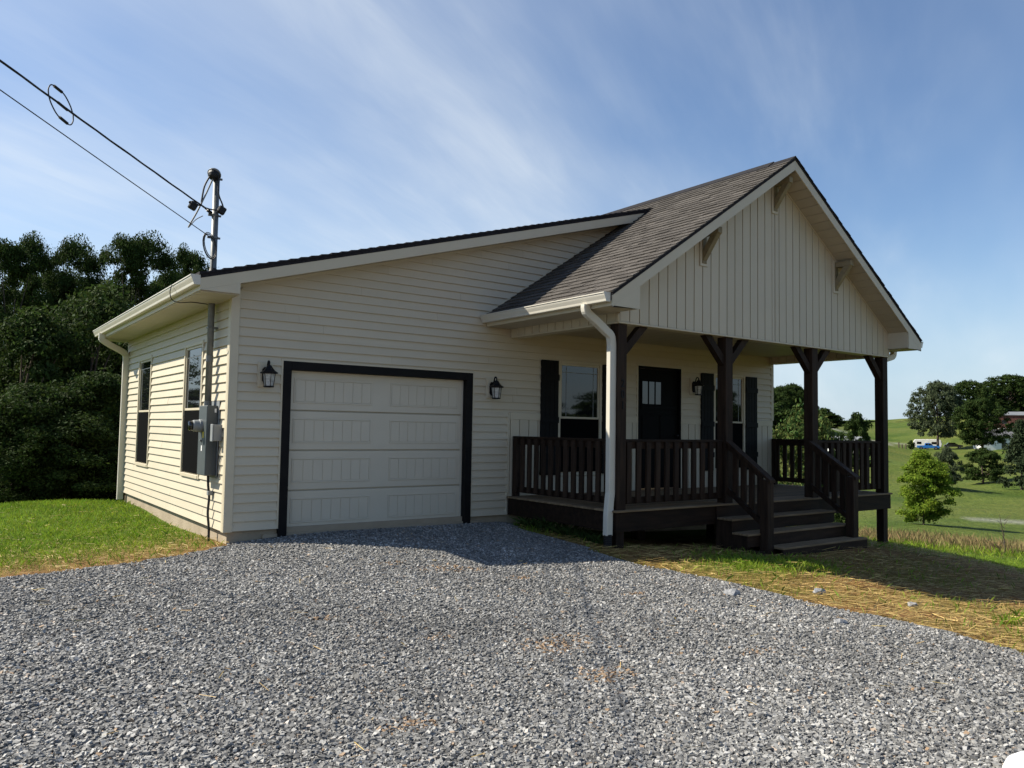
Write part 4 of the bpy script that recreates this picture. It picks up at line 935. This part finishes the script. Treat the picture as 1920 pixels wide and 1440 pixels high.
# larger loose rocks along the edge
def rock(x, y, s, label, seed):
    r = np.random.default_rng(seed); bm = bmesh.new(); bmesh.ops.create_icosphere(bm, subdivisions=2, radius=s)
    for v in bm.verts:
        d = v.co.normalized(); k = 1 + .22 * math.sin(d.x * 3 + seed) * math.cos(d.y * 4 + seed * 2) + .08 * r.normal(); v.co = Vector((d.x * 1.25, d.y * .9, d.z * .62)) * s * k
    bmesh.ops.translate(bm, verts=bm.verts, vec=(x, y, H(x, y) + s * .35)); o = put('rock', bm, M_ROCK, None); tag(o, label, 'rock')
M_ROCK = mat('grey_rock', (.17, .175, .185), (.34, .34, .34), 30, .8, .6, 90, .3)
rock(4.75, -5.15, .062, 'grey fist-sized rock lying alone on the straw near the gravel edge', 3)
rock(3.35, -6.25, .055, 'pale angular rock sitting on top of the gravel', 5)
rock(5.35, -5.85, .05, 'small pale rock half sunk in sunlit straw', 8)
rock(3.5, -5.0, .075, 'flat dark grey rock at the edge of the gravel drive', 13)

bm = bmesh.new(); wx, wy = 1.295, -8.573; wz = H(wx, wy) + .005
lathe(bm, [(.20, wz), (.22, wz + .02), (.22, wz + .06), (.205, wz + .095), (.17, wz + .12), (.09, wz + .13), (.02, wz + .132)], 40, wx, wy)
o = put('white_tub', bm, M_WHITE, None, True); tag(o, 'smooth white rounded tub at the edge of the gravel', 'tub')
# ---------------------------------------------------------------- grass, straw, weeds
def blades(P, hmin, hmax, wmin, wmax, lean, name, z0=-.005):
    """two-triangle bent blades"""
    n = len(P); h = RNG.uniform(hmin, hmax, n); wd = RNG.uniform(wmin, wmax, n); a = RNG.uniform(0, 2 * np.pi, n); b = RNG.uniform(0, 2 * np.pi, n); l = np.abs(RNG.normal(0, lean, n)) * h
    Z = Hn(P) + z0; dx, dy = np.cos(a) * wd / 2, np.sin(a) * wd / 2; ex, ey = np.cos(b) * l, np.sin(b) * l
    V = np.zeros((n, 4, 3)); B = np.column_stack([P, Z])
    V[:, 0] = B + np.column_stack([dx, dy, np.zeros(n)]); V[:, 1] = B - np.column_stack([dx, dy, np.zeros(n)])
    M = B + np.column_stack([ex * .35, ey * .35, h * .6]); V[:, 2] = M - np.column_stack([dx, dy, np.zeros(n)]) * .7; V[:, 3] = B + np.column_stack([ex, ey, h])
    F = np.array([(0, 1, 2), (0, 2, 3)]); F = (F[None] + (np.arange(n) * 4)[:, None, None]).reshape(-1, 3)
    return npmesh(name, V.reshape(-1, 3), F)
def straws(P, lmin, lmax, wd, name, lift=.03, dirbias=None):
    n = len(P); l = RNG.uniform(lmin, lmax, n) / 2; a = RNG.uniform(0, 2 * np.pi, n) if dirbias is None else RNG.normal(dirbias, .6, n); t = RNG.normal(0, .10, n)
    Z = Hn(P) + .006 + RNG.random(n) ** 2 * lift + l * np.abs(np.sin(t)); d = np.column_stack([np.cos(a) * np.cos(t), np.sin(a) * np.cos(t), np.sin(t)]) * l[:, None]; s = np.column_stack([-np.sin(a), np.cos(a), RNG.normal(0, .5, n)]) * (wd * RNG.uniform(.6, 1.3, n))[:, None]
    C = np.column_stack([P, Z]); V = np.stack([C - d - s, C + d - s, C + d + s, C - d + s], 1); F = (np.arange(n) * 4)[:, None] + np.arange(4)[None]
    return npmesh(name, V.reshape(-1, 3), F)
def off_house(x, y): return ~((x > -.06) & (x < W + .1) & (y > -.06)) & ~((x > XPL - .1) & (x < XPR + .1) & (y > D + .1) & (y < .1))
def off_stairs(x, y): return ~((x > SX0 + .02) & (x < SX1) & (y > D - .9) & (y < D + .2))
notdrive = lambda x, y: ~in_drive(x, y, .03)
# left lawn
P = scatter(110000, -9, .0, -2.5, 9.0, lambda x, y: notdrive(x, y) & off_house(x, y) & (RNG.random(len(x)) > .86 * strawness(x, y)) & (y > drive_back(x) + .05))
tag(link('lawn', blades(P, .03, .095, .004, .009, .5, 'lawn'), M_GRASS), 'bright green young grass beside the left wall', 'grass', kind='stuff')
P = scatter(30000, -9, .0, -3.2, 6, lambda x, y: notdrive(x, y) & (RNG.random(len(x)) < .16 + .84 * strawness(x, y) ** .7) & (y > drive_back(x)))
tag(link('straw', straws(P, .04, .15, .0018, 'straw', .045), M_STRAW), 'pale straw mulch along the edge of the left lawn', 'straw', kind='stuff')
# right yard
P = scatter(120000, 3.8, 19, -11, 3.5, lambda x, y: notdrive(x, y) & off_house(x, y) & off_stairs(x, y) & (RNG.random(len(x)) < (.15 + .85 * strawness(x, y)) * np.clip(7.5 / np.hypot(x + 2.9, y + 10), .25, 1)))
tag(link('straw', straws(P, .05, .20, .0019, 'straw', .045, rad(-35)), M_STRAW), 'golden straw mulch spread over bare soil before the porch', 'straw', kind='stuff')
P = scatter(150000, 3.8, 26, -11, 12, lambda x, y: notdrive(x, y) & off_house(x, y) & off_stairs(x, y) & (RNG.random(len(x)) > np.clip(strawness(x, y) * 1.05, 0, .93)))
tag(link('lawn', blades(P, .03, .10, .005, .012, .5, 'lawn'), M_GRASS), 'thin new grass sloping away beyond the porch', 'grass', kind='stuff')
# sparse tufts in the straw and under the porch side
def tuft(cx, cy, n, h, r, name='grass_tuft', label=None, wd=.008, lean=.6, m=None):
    P = np.column_stack([RNG.normal(cx, r, n), RNG.normal(cy, r, n)]); me = blades(P, h * .5, h, wd * .6, wd * 1.3, lean, name); c = recentre(me); o = link(name, me, m or M_GRASS, None, c); tag(o, label, 'grass', 'grass tufts in the straw', 'stuff'); return o
for cx, cy, n, h, r in ((5.35, -3.62, 700, .085, .30), (5.95, -3.72, 700, .085, .30), (6.5, -3.90, 400, .10, .22)): tuft(cx, cy, n, h, r, label='green grass clump growing at the shadow edge in front of the steps')
for cx, cy in ((5.35, -6.75), (5.2, -7.15), (6.3, -6.6)): tuft(cx, cy, 60, .13, .07, label='small dark green grass tuft poking through the sunlit straw')
for cx, cy, h in ((4.35, -.65, .20), (4.35, -1.05, .24), (4.42, -1.5, .20), (4.36, -1.95, .17)): tuft(cx, cy, 60, h, .12, m=M_LEAF_M, label='broad-leaved weed clump under the shaded porch edge', wd=.022, lean=.9)
# scattered straws and chips on the gravel
P = scatter(260, -4, 4, -8.5, -.5, lambda x, y: in_drive(x, y, .1)); me = straws(P, .04, .12, .0019, 'loose_straw', .01); 
for i in range(0): pass
v = link('loose_straw', me, M_STRAW, None, (0, 0, .028)); tag(v, 'stray straw stalks scattered over the gravel', 'straw', kind='stuff')
# tall dry grass strip down the slope
def weedy(x, y): return RNG.random(len(x)) < np.exp(-((x * .9 + y * .25 - 27.5) / 1.7) ** 2)
P = scatter(260000, 20, 40, -14, 32, weedy)
tag(link('tall_grass', blades(P, .10, .48, .003, .007, .25, 'tall_grass'), M_WEED), 'tall dry tan grass strip across the slope', 'grass', kind='stuff')
P = scatter(200000, 18, 40, -14, 32, lambda x, y: RNG.random(len(x)) < np.exp(-((x * .9 + y * .25 - 26.4) / 1.9) ** 2))
tag(link('tall_grass', blades(P, .08, .26, .006, .012, .5, 'tall_grass'), M_GRASS), 'green weeds growing along the foot of the dry grass', 'weeds', kind='stuff')

# ---------------------------------------------------------------- trees
def leaves(C, size, outward, name, squash=1.0):
    """diamond leaves at points C with normals loosely following outward vectors"""
    n = len(C); nr = outward + RNG.normal(0, .75, (n, 3)); nr /= np.linalg.norm(nr, axis=1)[:, None] + 1e-9
    t = RNG.normal(0, 1, (n, 3)); t -= nr * (t * nr).sum(1)[:, None]; t /= np.linalg.norm(t, axis=1)[:, None] + 1e-9; b = np.cross(nr, t)
    s = (size * RNG.uniform(.6, 1.35, n))[:, None]
    V = np.stack([C - t * s, C + b * s * .5 + nr * s * .12, C + t * s, C - b * s * .5 + nr * s * .12], 1)
    return V
def crown_mesh(name, seed, n, R, Hc, ncl, clr, leaf, shape='round', gap=0.0):
    """crown of leaf clusters; local origin at the crown's bottom centre, height Hc, radius R"""
    r = np.random.default_rng(seed); cs = []
    while len(cs) < ncl:
        z = r.random(); a = r.uniform(0, 2 * np.pi)
        if shape == 'round': rm = math.sqrt(max(0, 1 - (2 * z - .92) ** 2 / 1.2)) if z < .98 else .2
        elif shape == 'tall': rm = min(1, (z + .10) * 3.0) * math.sqrt(max(.02, 1 - max(0, z - .35) ** 2 / .46))
        elif shape == 'cone': rm = max(.06, (1 - z) * 1.0) * min(1, .55 + z * 4)
        elif shape == 'bush': rm = math.sqrt(max(.03, 1 - (1.75 * z - .70) ** 2))
        q = (r.random() ** .45) * rm * (1 + .16 * math.sin(3 * a + seed) + .1 * math.sin(5 * a + 7 * z))
        cs.append((q * R * math.cos(a), q * R * math.sin(a), z * Hc, q / max(rm, .1)))
    cs = np.array(cs); k = r.integers(0, ncl, n); size = clr * r.uniform(.55, 1.35, ncl)
    d = r.normal(0, 1, (n, 3)); d /= np.linalg.norm(d, axis=1)[:, None]; d[:, 2] = np.where(d[:, 2] < -.25, -d[:, 2] * .6, d[:, 2])
    rr = r.random(n) ** .5
    C = cs[k, :3] + d * (rr * size[k])[:, None] * np.array([1, 1, 1.0])
    C[:, 2] = np.clip(C[:, 2], -.1 * Hc, 1.1 * Hc)
    V = leaves(C, leaf, d + np.array([0, 0, .25]), name); F = (np.arange(n) * 4)[:, None] + np.arange(4)[None]
    return npmesh(name, V.reshape(-1, 3), F), cs
def trunk_mesh(name, seed, h, r0, cs, zc, nb=9):
    r = random.Random(seed); bm = bmesh.new(); top = zc + (cs[:, 2].max() if len(cs) else h) * .8
    pts = [(0, 0, -.3)] + [(r.uniform(-.03, .03) * top * k / 6, r.uniform(-.03, .03) * top * k / 6, top * k / 6) for k in range(1, 7)]
    sweep(bm, smoothpath(pts, 2), circ(r0, 8), up=Vector((1, .2, 0)), scales=[max(.12, 1 - .9 * i / 12) for i in range(13)])
    for i in r.sample(range(len(cs)), min(nb, len(cs))):
        c = Vector(cs[i, :3]) + Vector((0, 0, zc)); z0 = max(zc * .6, c.z * .62); sweep(bm, smoothpath([(0, 0, z0), (c.x * .45, c.y * .45, z0 + (c.z - z0) * .55), c], 3), circ(r0 * .38, 5), up=Vector((.3, .2, 1)), scales=[max(.15, 1 - i_ / 7) for i_ in range(7)])
    bmesh.ops.recalc_face_normals(bm, faces=bm.faces); me = bpy.data.meshes.new(name); bm.to_mesh(me); bm.free()
    for p in me.polygons: p.use_smooth = True
    return me
PROTO = {}
def proto(key, seed, n, R, Hc, ncl, clr, leaf, shape, stem, r0):
    cme, cs = crown_mesh('crown', seed, n, R, Hc, ncl, clr, leaf, shape); tme = trunk_mesh('trunk', seed, stem + Hc, r0, cs, stem); PROTO[key] = (cme, tme, stem, Hc + stem, R)
def tree(name, key, x, y, height, width, label, group, cat='tree', m=None, rot=None, sink=.1, zbase=None):
    cme, tme, stem, h0, R = PROTO[key]; z = (H(x, y) if zbase is None else zbase) - sink; sz = height / h0; sx = width / (2 * R)
    t = thing(name, label, cat, (x, y, z), group); a = random.uniform(0, 6.28) if rot is None else rot
    ck = (key, m.name if m else ''); 
    for nm, me, zz, mm in (('trunk', tme, 0, M_BARK), ('crown', cme, stem * sz, m)):
        if not me.materials: me.materials.append(mm)
        o = bpy.data.objects.new(nm, me); COL.objects.link(o); o.parent = t; o.location = (0, 0, zz); o.scale = (sx, sx, sz); o.rotation_euler = (0, 0, a)
        if nm == 'crown' and me.materials[0] is not mm: o.material_slots[0].link = 'OBJECT'; o.material_slots[0].material = mm
    return t
proto('fA', 21, 46000, 2.9, 11.5, 62, .92, .085, 'tall', 3.0, .22)
proto('fB', 22, 46000, 3.2, 10.5, 68, .95, .085, 'tall', 3.0, .22)
proto('fC', 23, 44000, 2.7, 11.0, 55, .90, .085, 'tall', 2.5, .2)
proto('uA', 31, 42000, 2.2, 5.6, 75, .62, .062, 'bush', .6, .12)
proto('uB', 32, 42000, 2.5, 4.6, 80, .64, .062, 'bush', .5, .12)
proto('bigA', 41, 30000, 13, 17, 330, 1.7, .40, 'round', 4.0, .7)
proto('bigB', 42, 28000, 12, 17, 300, 1.8, .40, 'round', 3.5, .7)
proto('cedar', 43, 14000, 3.0, 7.0, 110, .75, .17, 'cone', .5, .2)
proto('small', 44, 20000, 2.6, 4.4, 110, .58, .12, 'bush', .8, .16)
proto('near', 45, 30000, 1.6, 4.1, 120, .46, .075, 'bush', .25, .07)
proto('far', 46, 7000, 5, 9, 90, 1.3, .42, 'bush', 1.0, .3)
proto('shrub', 47, 6000, .9, 2.4, 60, .33, .055, 'bush', .4, .04)
def ray_xy(u, d):
    k = cF + cR * ((u - 960) / 1466.8); k.z = 0; k.normalize(); return CAM.x + k.x * d, CAM.y + k.y * d
def ztop(v, u, d):   # height of a point seen at pixel row v, column u, distance d
    k = cF + cR * ((u - 960) / 1466.8) - cU * ((v - 720) / 1466.8); return CAM.z + k.z / math.hypot(k.x, k.y) * d
GW = 'woods beyond the left lawn'
def placed(name, key, u, vtop, d, width, label, group, m, zb=None, cat='tree'):
    x, y = ray_xy(u, d); g = H(x, y) if zb is None else zb
    return tree(name, key, x, y, ztop(vtop, u, d) - g + .1, width, label, group, cat, m, zbase=zb)
LT = 'tall dark broadleaf tree in the woods behind the lawn'
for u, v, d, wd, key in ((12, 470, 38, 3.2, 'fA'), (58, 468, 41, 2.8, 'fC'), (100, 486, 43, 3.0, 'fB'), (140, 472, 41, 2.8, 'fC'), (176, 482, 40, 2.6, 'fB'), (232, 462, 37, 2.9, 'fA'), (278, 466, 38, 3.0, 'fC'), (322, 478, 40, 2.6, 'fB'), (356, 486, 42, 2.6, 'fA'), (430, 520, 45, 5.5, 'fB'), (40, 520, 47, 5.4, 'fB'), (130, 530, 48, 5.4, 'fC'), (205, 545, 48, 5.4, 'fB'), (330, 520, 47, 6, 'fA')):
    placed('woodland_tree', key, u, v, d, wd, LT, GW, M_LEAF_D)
UT = 'lower leafy tree at the shaded edge of the woods'
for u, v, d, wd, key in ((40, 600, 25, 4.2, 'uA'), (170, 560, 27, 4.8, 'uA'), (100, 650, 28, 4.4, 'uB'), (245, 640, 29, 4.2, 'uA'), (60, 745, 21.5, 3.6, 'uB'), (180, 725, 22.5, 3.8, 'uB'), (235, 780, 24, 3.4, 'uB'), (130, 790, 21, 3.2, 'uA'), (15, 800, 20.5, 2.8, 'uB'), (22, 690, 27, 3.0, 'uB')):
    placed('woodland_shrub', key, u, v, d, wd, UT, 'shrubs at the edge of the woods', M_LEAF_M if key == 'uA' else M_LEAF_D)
# woods further to the left, seen mirrored in the left windows
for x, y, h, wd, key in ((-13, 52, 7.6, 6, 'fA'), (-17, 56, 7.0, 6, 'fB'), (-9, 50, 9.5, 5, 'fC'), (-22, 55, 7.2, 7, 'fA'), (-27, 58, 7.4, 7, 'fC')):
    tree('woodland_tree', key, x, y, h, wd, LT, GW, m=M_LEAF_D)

for x, y, h, wd, key in ((38, -44, 8.6, 9, 'fB'), (45, -40, 9.6, 9, 'fA'), (52, -36, 10.6, 9, 'fC'), (59, -31, 11, 9, 'fB'), (66, -26, 12, 9, 'fA'), (32, -50, 8, 9, 'fC'), (50, -47, 9.5, 10, 'fB'), (60, -42, 11, 10, 'fA')):
    tree('roadside_tree', key, x, y, h, wd, 'broadleaf tree of the wood across the road, mirrored in the porch window', 'wood across the road', m=M_LEAF_D)
# the far side: trees, field, farm
placed('young_tree', 'near', 1728, 856, 49, 2.6, 'bright yellow-green young tree standing alone in the dry grass', 'trees on the slope', M_LEAF_B)
placed('slender_tree', 'small', 1774, 845, 100, 2.9, 'grey-green airy tree behind the bright young tree', 'trees on the slope', M_LEAF_G)
placed('round_tree', 'small', 1840, 845, 117, 5.0, 'low rounded dark tree on the slope below the farm', 'trees on the slope', M_LEAF_D)
placed('cedar_tree', 'cedar', 1912, 798, 108, 5.2, 'dark conical cedar tree near the foot of the slope', 'trees on the slope', M_CEDAR)
placed('cedar_tree', 'cedar', 1950, 806, 104, 6.0, 'second cedar tree pressed against the larger conical one', 'trees on the slope', M_CEDAR)
placed('dome_tree', 'small', 1605, 783, 120, 4.4, 'dome-shaped dark green tree before the white shed', 'trees on the slope', M_LEAF_D)
placed('shade_tree', 'bigA', 1757, 722, 240, 13.5, 'broad airy shade tree beside the parked blue pickup', 'farm trees', M_LEAF_G)
placed('shade_tree', 'bigB', 1840, 752, 216, 11.5, 'dense dark shade tree before the white farmhouse', 'farm trees', M_LEAF_D)
for u, v, d, wd, key, lb in ((1815, 718, 300, 15, 'bigB', 'rounded tree on the wooded rise behind the shade trees'), (1893, 707, 315, 20, 'bigA', 'tallest dark tree on the wooded rise above the barn'), (1932, 712, 330, 20, 'bigB', 'dark tree on the wooded rise beside the tallest one'), (1855, 728, 325, 16, 'bigB', 'lower tree filling the wooded rise below the tallest one'), (1870, 762, 305, 13, 'far', 'bushy green tree just above the barn roof'), (1915, 760, 312, 13, 'far', 'bushy pale green tree beyond the barn ridge')):
    placed('hill_tree', key, u, v, d, wd, lb, 'trees on the rise above the barn', M_LEAF_D if key != 'far' else M_LEAF_M)
for u, v, d, wd, key in ((1440, 735, 190, 11, 'bigA'), (1465, 728, 195, 9, 'bigB'), (1485, 724, 200, 9, 'bigA'), (1503, 738, 205, 8, 'bigB'), (1455, 762, 180, 9, 'far')):
    placed('field_edge_tree', key, u, v, d, wd, 'dark tree of the grove beyond the porch end', 'grove beyond the porch', M_LEAF_D)
for u, v, d, wd in ((1543, 768, 230, 7), (1556, 776, 232, 7), (1530, 770, 228, 7)):
    placed('field_edge_tree', 'far', u, v, d, wd, 'low tree of the short hedge at the far field edge', 'hedge at the far field', M_LEAF_D)
for u, v, d, wd in ((1572, 788, 380, 8), (1582, 789, 385, 7), (1593, 791, 390, 7), (1633, 789, 395, 6), (1707, 787, 390, 5), (1690, 792, 392, 4)):
    placed('horizon_tree', 'far', u, v, d, wd, 'tiny tree on the skyline of the green field', 'trees on the skyline', M_LEAF_D)
placed('leafy_shrub', 'shrub', 1478, 800, 23, 1.7, 'green shrub with reddish tips beyond the porch railing', 'shrubs beyond the porch', M_LEAF_R)
placed('leafy_shrub', 'shrub', 1512, 772, 24.5, 1.5, 'taller green shrub partly hidden behind the porch post', 'shrubs beyond the porch', M_LEAF_R)
placed('leafy_shrub', 'shrub', 1548, 812, 26, 1.3, 'green shrub seen through the gap beside the stair rail', 'shrubs beyond the porch', M_LEAF_M)
# bare sapling by the dry grass
x, y = ray_xy(1880, 33); bm = bmesh.new(); g = H(x, y); r_ = random.Random(4); b0 = Vector((x, y, g - .1)); sweep(bm, [b0, b0 + Vector((-.05, .05, .8)), b0 + Vector((-.22, .1, 1.55))], circ(.025, 6), up=Vector((1, 0, 0)), scales=[1, .7, .3])
for i in range(8):
    z = .4 + .13 * i; a = r_.uniform(0, 6.28); s0 = b0 + Vector((-.03 * i * .4, .01, z)); sweep(bm, [s0, s0 + Vector((math.cos(a) * .25, math.sin(a) * .25, .28))], circ(.009, 5), up=Vector((1, 0, .1)), scales=[1, .4])
o = put('dead_sapling', bm, M_BARK, None); tag(o, 'thin bare sapling leaning beside the dry grass', 'sapling')

# ---------------------------------------------------------------- far farm buildings and vehicles
M_BARN = mat('brown_barn_boards', (.075, .034, .028), (.11, .05, .04), .4, .8, .2, 4, .15, stretch=(4, 4, .4))
M_TIN = mat('barn_tin_roof', (.15, .16, .17), (.20, .21, .215), .5, .5, .1, 6, .4)
M_BLUE = mat('blue_car_paint', (.015, .13, .42), (.018, .15, .46), 2, .25, 0, None, .5, coat=.6)
M_TYRE = mat('tyre_rubber', (.012, .012, .012), None, 4, .8); M_ROOF2 = mat('grey_house_roof', (.10, .10, .11), (.15, .15, .155), 1, .9)
M_DARKCAR = mat('dark_car_paint', (.012, .012, .015), None, 2, .25, 0, None, .5, coat=.6)
def frame_at(u, d, yaw_off=0.0):
    x, y = ray_xy(u, d); g = H(x, y); k = cF + cR * ((u - 960) / 1466.8); a = math.atan2(k.y, k.x) - math.pi / 2 + yaw_off; return x, y, g, a
def placed_group(name, label, cat, u, d, yaw, group=None):
    x, y, g, a = frame_at(u, d, yaw); t = thing(name, label, cat, (x, y, g), group); t.rotation_euler = (0, 0, a); return t
def lp(name, bm, m, t, parent=None):   # local part
    bmesh.ops.recalc_face_normals(bm, faces=bm.faces); me = bpy.data.meshes.new(name); bm.to_mesh(me); bm.free(); me.materials.append(m)
    o = bpy.data.objects.new(name, me); COL.objects.link(o); o.parent = parent or t; return o
def wheels(t, xs, y0, r, w_=.24):
    for x in xs:
        for y in y0:
            bm = bmesh.new(); lathe(bm, [(r * .96, -w_ / 2), (r, -w_ / 2 + .03), (r, w_ / 2 - .03), (r * .96, w_ / 2)], 16); bmesh.ops.rotate(bm, verts=bm.verts, matrix=Matrix.Rotation(rad(90), 3, 'X')); bmesh.ops.translate(bm, verts=bm.verts, vec=(x, y, r)); wo_ = lp('wheel', bm, M_TYRE, t)
            bm = bmesh.new(); lathe(bm, [(r * .58, -w_ / 2 - .012), (r * .5, w_ / 2 + .012)], 10); bmesh.ops.rotate(bm, verts=bm.verts, matrix=Matrix.Rotation(rad(90), 3, 'X')); bmesh.ops.translate(bm, verts=bm.verts, vec=(x, y, r)); lp('rim', bm, M_GALV, t, wo_)
# blue pickup, broadside
pk = placed_group('pickup_truck', 'blue pickup truck parked broadside before the white camper', 'pickup', 1739, 238, 0.05)
bm = bmesh.new(); prism(bm, [(-2.75, .55), (-2.75, .98), (-2.70, 1.08), (-.85, 1.10), (-.80, 1.12), (1.0, 1.14), (1.15, 1.12), (2.45, 1.05), (2.72, .92), (2.76, .55), (2.3, .45), (-2.4, .45)], 'y', -.95, .95); bmesh.ops.bevel(bm, geom=list(bm.edges), offset=.05, segments=1, affect='EDGES'); lp('body', bm, M_BLUE, pk)
bm = bmesh.new(); prism(bm, [(-.95, 1.10), (-.80, 1.72), (-.55, 1.80), (.45, 1.80), (1.15, 1.13)], 'y', -.80, .80); bmesh.ops.bevel(bm, geom=list(bm.edges), offset=.05, segments=1, affect='EDGES'); lp('cab', bm, M_BLUE, pk)
for xa, xb in ((-.72, -.12), (-.04, .62)):
    bm = bmesh.new(); prism(bm, [(xa, 1.20), (xb + (.25 if xb > .3 else 0), 1.20), (xb - .05, 1.68), (xa + .05, 1.68)], 'y', -.812, -.801); lp('window', bm, M_GLASS, pk)
wheels(pk, (-1.75, 1.75), (-.86, .86), .42)
for y in (-.7, .7):
    bm = bmesh.new(); box(bm, 2.72, 2.79, y - .16, y + .16, .72, .88, .02); lp('headlight', bm, M_WHITE, pk)
# white camper behind it
cpr = placed_group('camper_trailer', 'white travel trailer parked behind the blue pickup', 'camper', 1737, 247, 0.05)
bm = bmesh.new(); prism(bm, [(-3.4, .55), (-3.5, 1.4), (-3.3, 2.6), (-2.9, 2.85), (2.6, 2.95), (3.3, 2.75), (3.6, 1.8), (3.4, .9), (3.0, .55)], 'y', -1.2, 1.2); bmesh.ops.bevel(bm, geom=list(bm.edges), offset=.12, segments=2, affect='EDGES'); lp('body', bm, M_WHITE, cpr)
for xa, xb in ((-2.6, -1.5), (1.0, 2.2)):
    bm = bmesh.new(); box(bm, xa, xb, -1.215, -1.201, 1.55, 2.2); lp('window', bm, M_GLASS, cpr)
bm = bmesh.new(); box(bm, -.4, .3, -1.22, -1.201, .62, 2.45, .01); lp('door', bm, M_WHITE, cpr)
wheels(cpr, (-.9, -.1), (-1.05, 1.05), .36)
bm = bmesh.new(); prism(bm, [(3.3, .5), (4.6, .5), (4.6, .62), (3.3, .62)], 'y', -.08, .08); lp('hitch', bm, M_BLACK, cpr)
# dark car in the shade
car = placed_group('parked_car', 'dark car parked in deep shade under the trees', 'car', 1786, 236, .1)
bm = bmesh.new(); prism(bm, [(-2.2, .4), (-2.25, .8), (-1.9, .95), (-1.2, 1.0), (1.0, 1.0), (2.1, .85), (2.2, .45)], 'y', -.88, .88); bmesh.ops.bevel(bm, geom=list(bm.edges), offset=.05, segments=1, affect='EDGES'); lp('body', bm, M_DARKCAR, car)
bm = bmesh.new(); prism(bm, [(-1.7, .98), (-1.2, 1.5), (.2, 1.52), (1.0, .98)], 'y', -.72, .72); lp('cabin', bm, M_GLASS, car); wheels(car, (-1.35, 1.35), (-.8, .8), .33)
def gabled(name, label, u, d, yaw, L_, Wd, eave, ridge, mw, mr_, over=.4, wins=(), door=None):
    t = placed_group(name, label, 'building', u, d, yaw)
    bm = bmesh.new(); prism(bm, [(-Wd / 2, -1.0), (Wd / 2, -1.0), (Wd / 2, eave), (0, ridge), (-Wd / 2, eave)], 'x', -L_ / 2, L_ / 2); lp('wall', bm, mw, t)
    s = (ridge - eave) / (Wd / 2)
    for sg in (-1, 1):
        e = sg * (Wd / 2 + over); bm = bmesh.new(); prism(bm, [(0, ridge + .02), (e, ridge - s * abs(e) + .02), (e, ridge - s * abs(e) + .16), (0, ridge + .16)], 'x', -L_ / 2 - over, L_ / 2 + over); lp('roof', bm, mr_, t)
    for x, z0, w2, h2 in wins:
        bm = bmesh.new(); box(bm, x - w2 / 2, x + w2 / 2, -Wd / 2 - .02, -Wd / 2 - .002, z0, z0 + h2); lp('window', bm, M_GLASS, t)
    if door:
        bm = bmesh.new(); box(bm, door - .5, door + .5, -Wd / 2 - .02, -Wd / 2 - .002, .0, 2.1); lp('door', bm, M_DARKCAR, t)
    return t
gabled('farmhouse', 'white farmhouse with grey roof half hidden by the shade trees', 1868, 238, .35, 9, 7, 2.8, 4.6, M_WHITE, M_ROOF2, wins=((-2.5, .9, 1, 1.4), (2.4, .9, 1, 1.4), (3.6, .9, .8, 1.4)), door=.2)
gabled('barn', 'long brown barn with pale tin roof on the rise', 1902, 288, .05, 17, 9, 4.2, 5.2, M_BARN, M_TIN, wins=((-3, 1.5, 1.2, 1.2), (3, 1.5, 1.2, 1.2)), door=0)
gabled('shed', 'small white shed half hidden behind the dome-shaped tree', 1585, 150, -.5, 5.5, 4.5, 2.6, 3.9, M_WHITE, M_TIN, wins=((-1.2, 1.0, .8, 1),), door=1.0)
trl = placed_group('flatbed_trailer', 'pale flatbed trailer parked below the barn', 'trailer', 1888, 280, .05)
bm = bmesh.new(); box(bm, -2.6, 2.6, -1, 1, .7, .95, .03); lp('bed', bm, M_WHITE, trl); wheels(trl, (-.6, .3), (-.85, .85), .38)
for i, u in enumerate((1684, 1697, 1690)):
    x, y = ray_xy(u, 232 + i); bm = bmesh.new(); g = H(x, y); box(bm, x - .12, x + .12, y - .12, y + .12, g - .3, g + 1.5 - .2 * i, .03); o = put('fence_post', bm, M_BARK, None); tag(o, 'dark wooden fence post beside the far farm lane', 'post', 'posts by the farm lane')
placed('roadside_bush', 'far', 1707, 827, 235, 2.0, 'low round bush beside the farm lane left of the pickup'.replace(' left of the pickup', ' near the pickup'), 'bushes by the lane', M_LEAF_D, cat='bush')
print('objects', len(bpy.data.objects), 'tris', sum(len(m.polygons) for m in bpy.data.meshes))
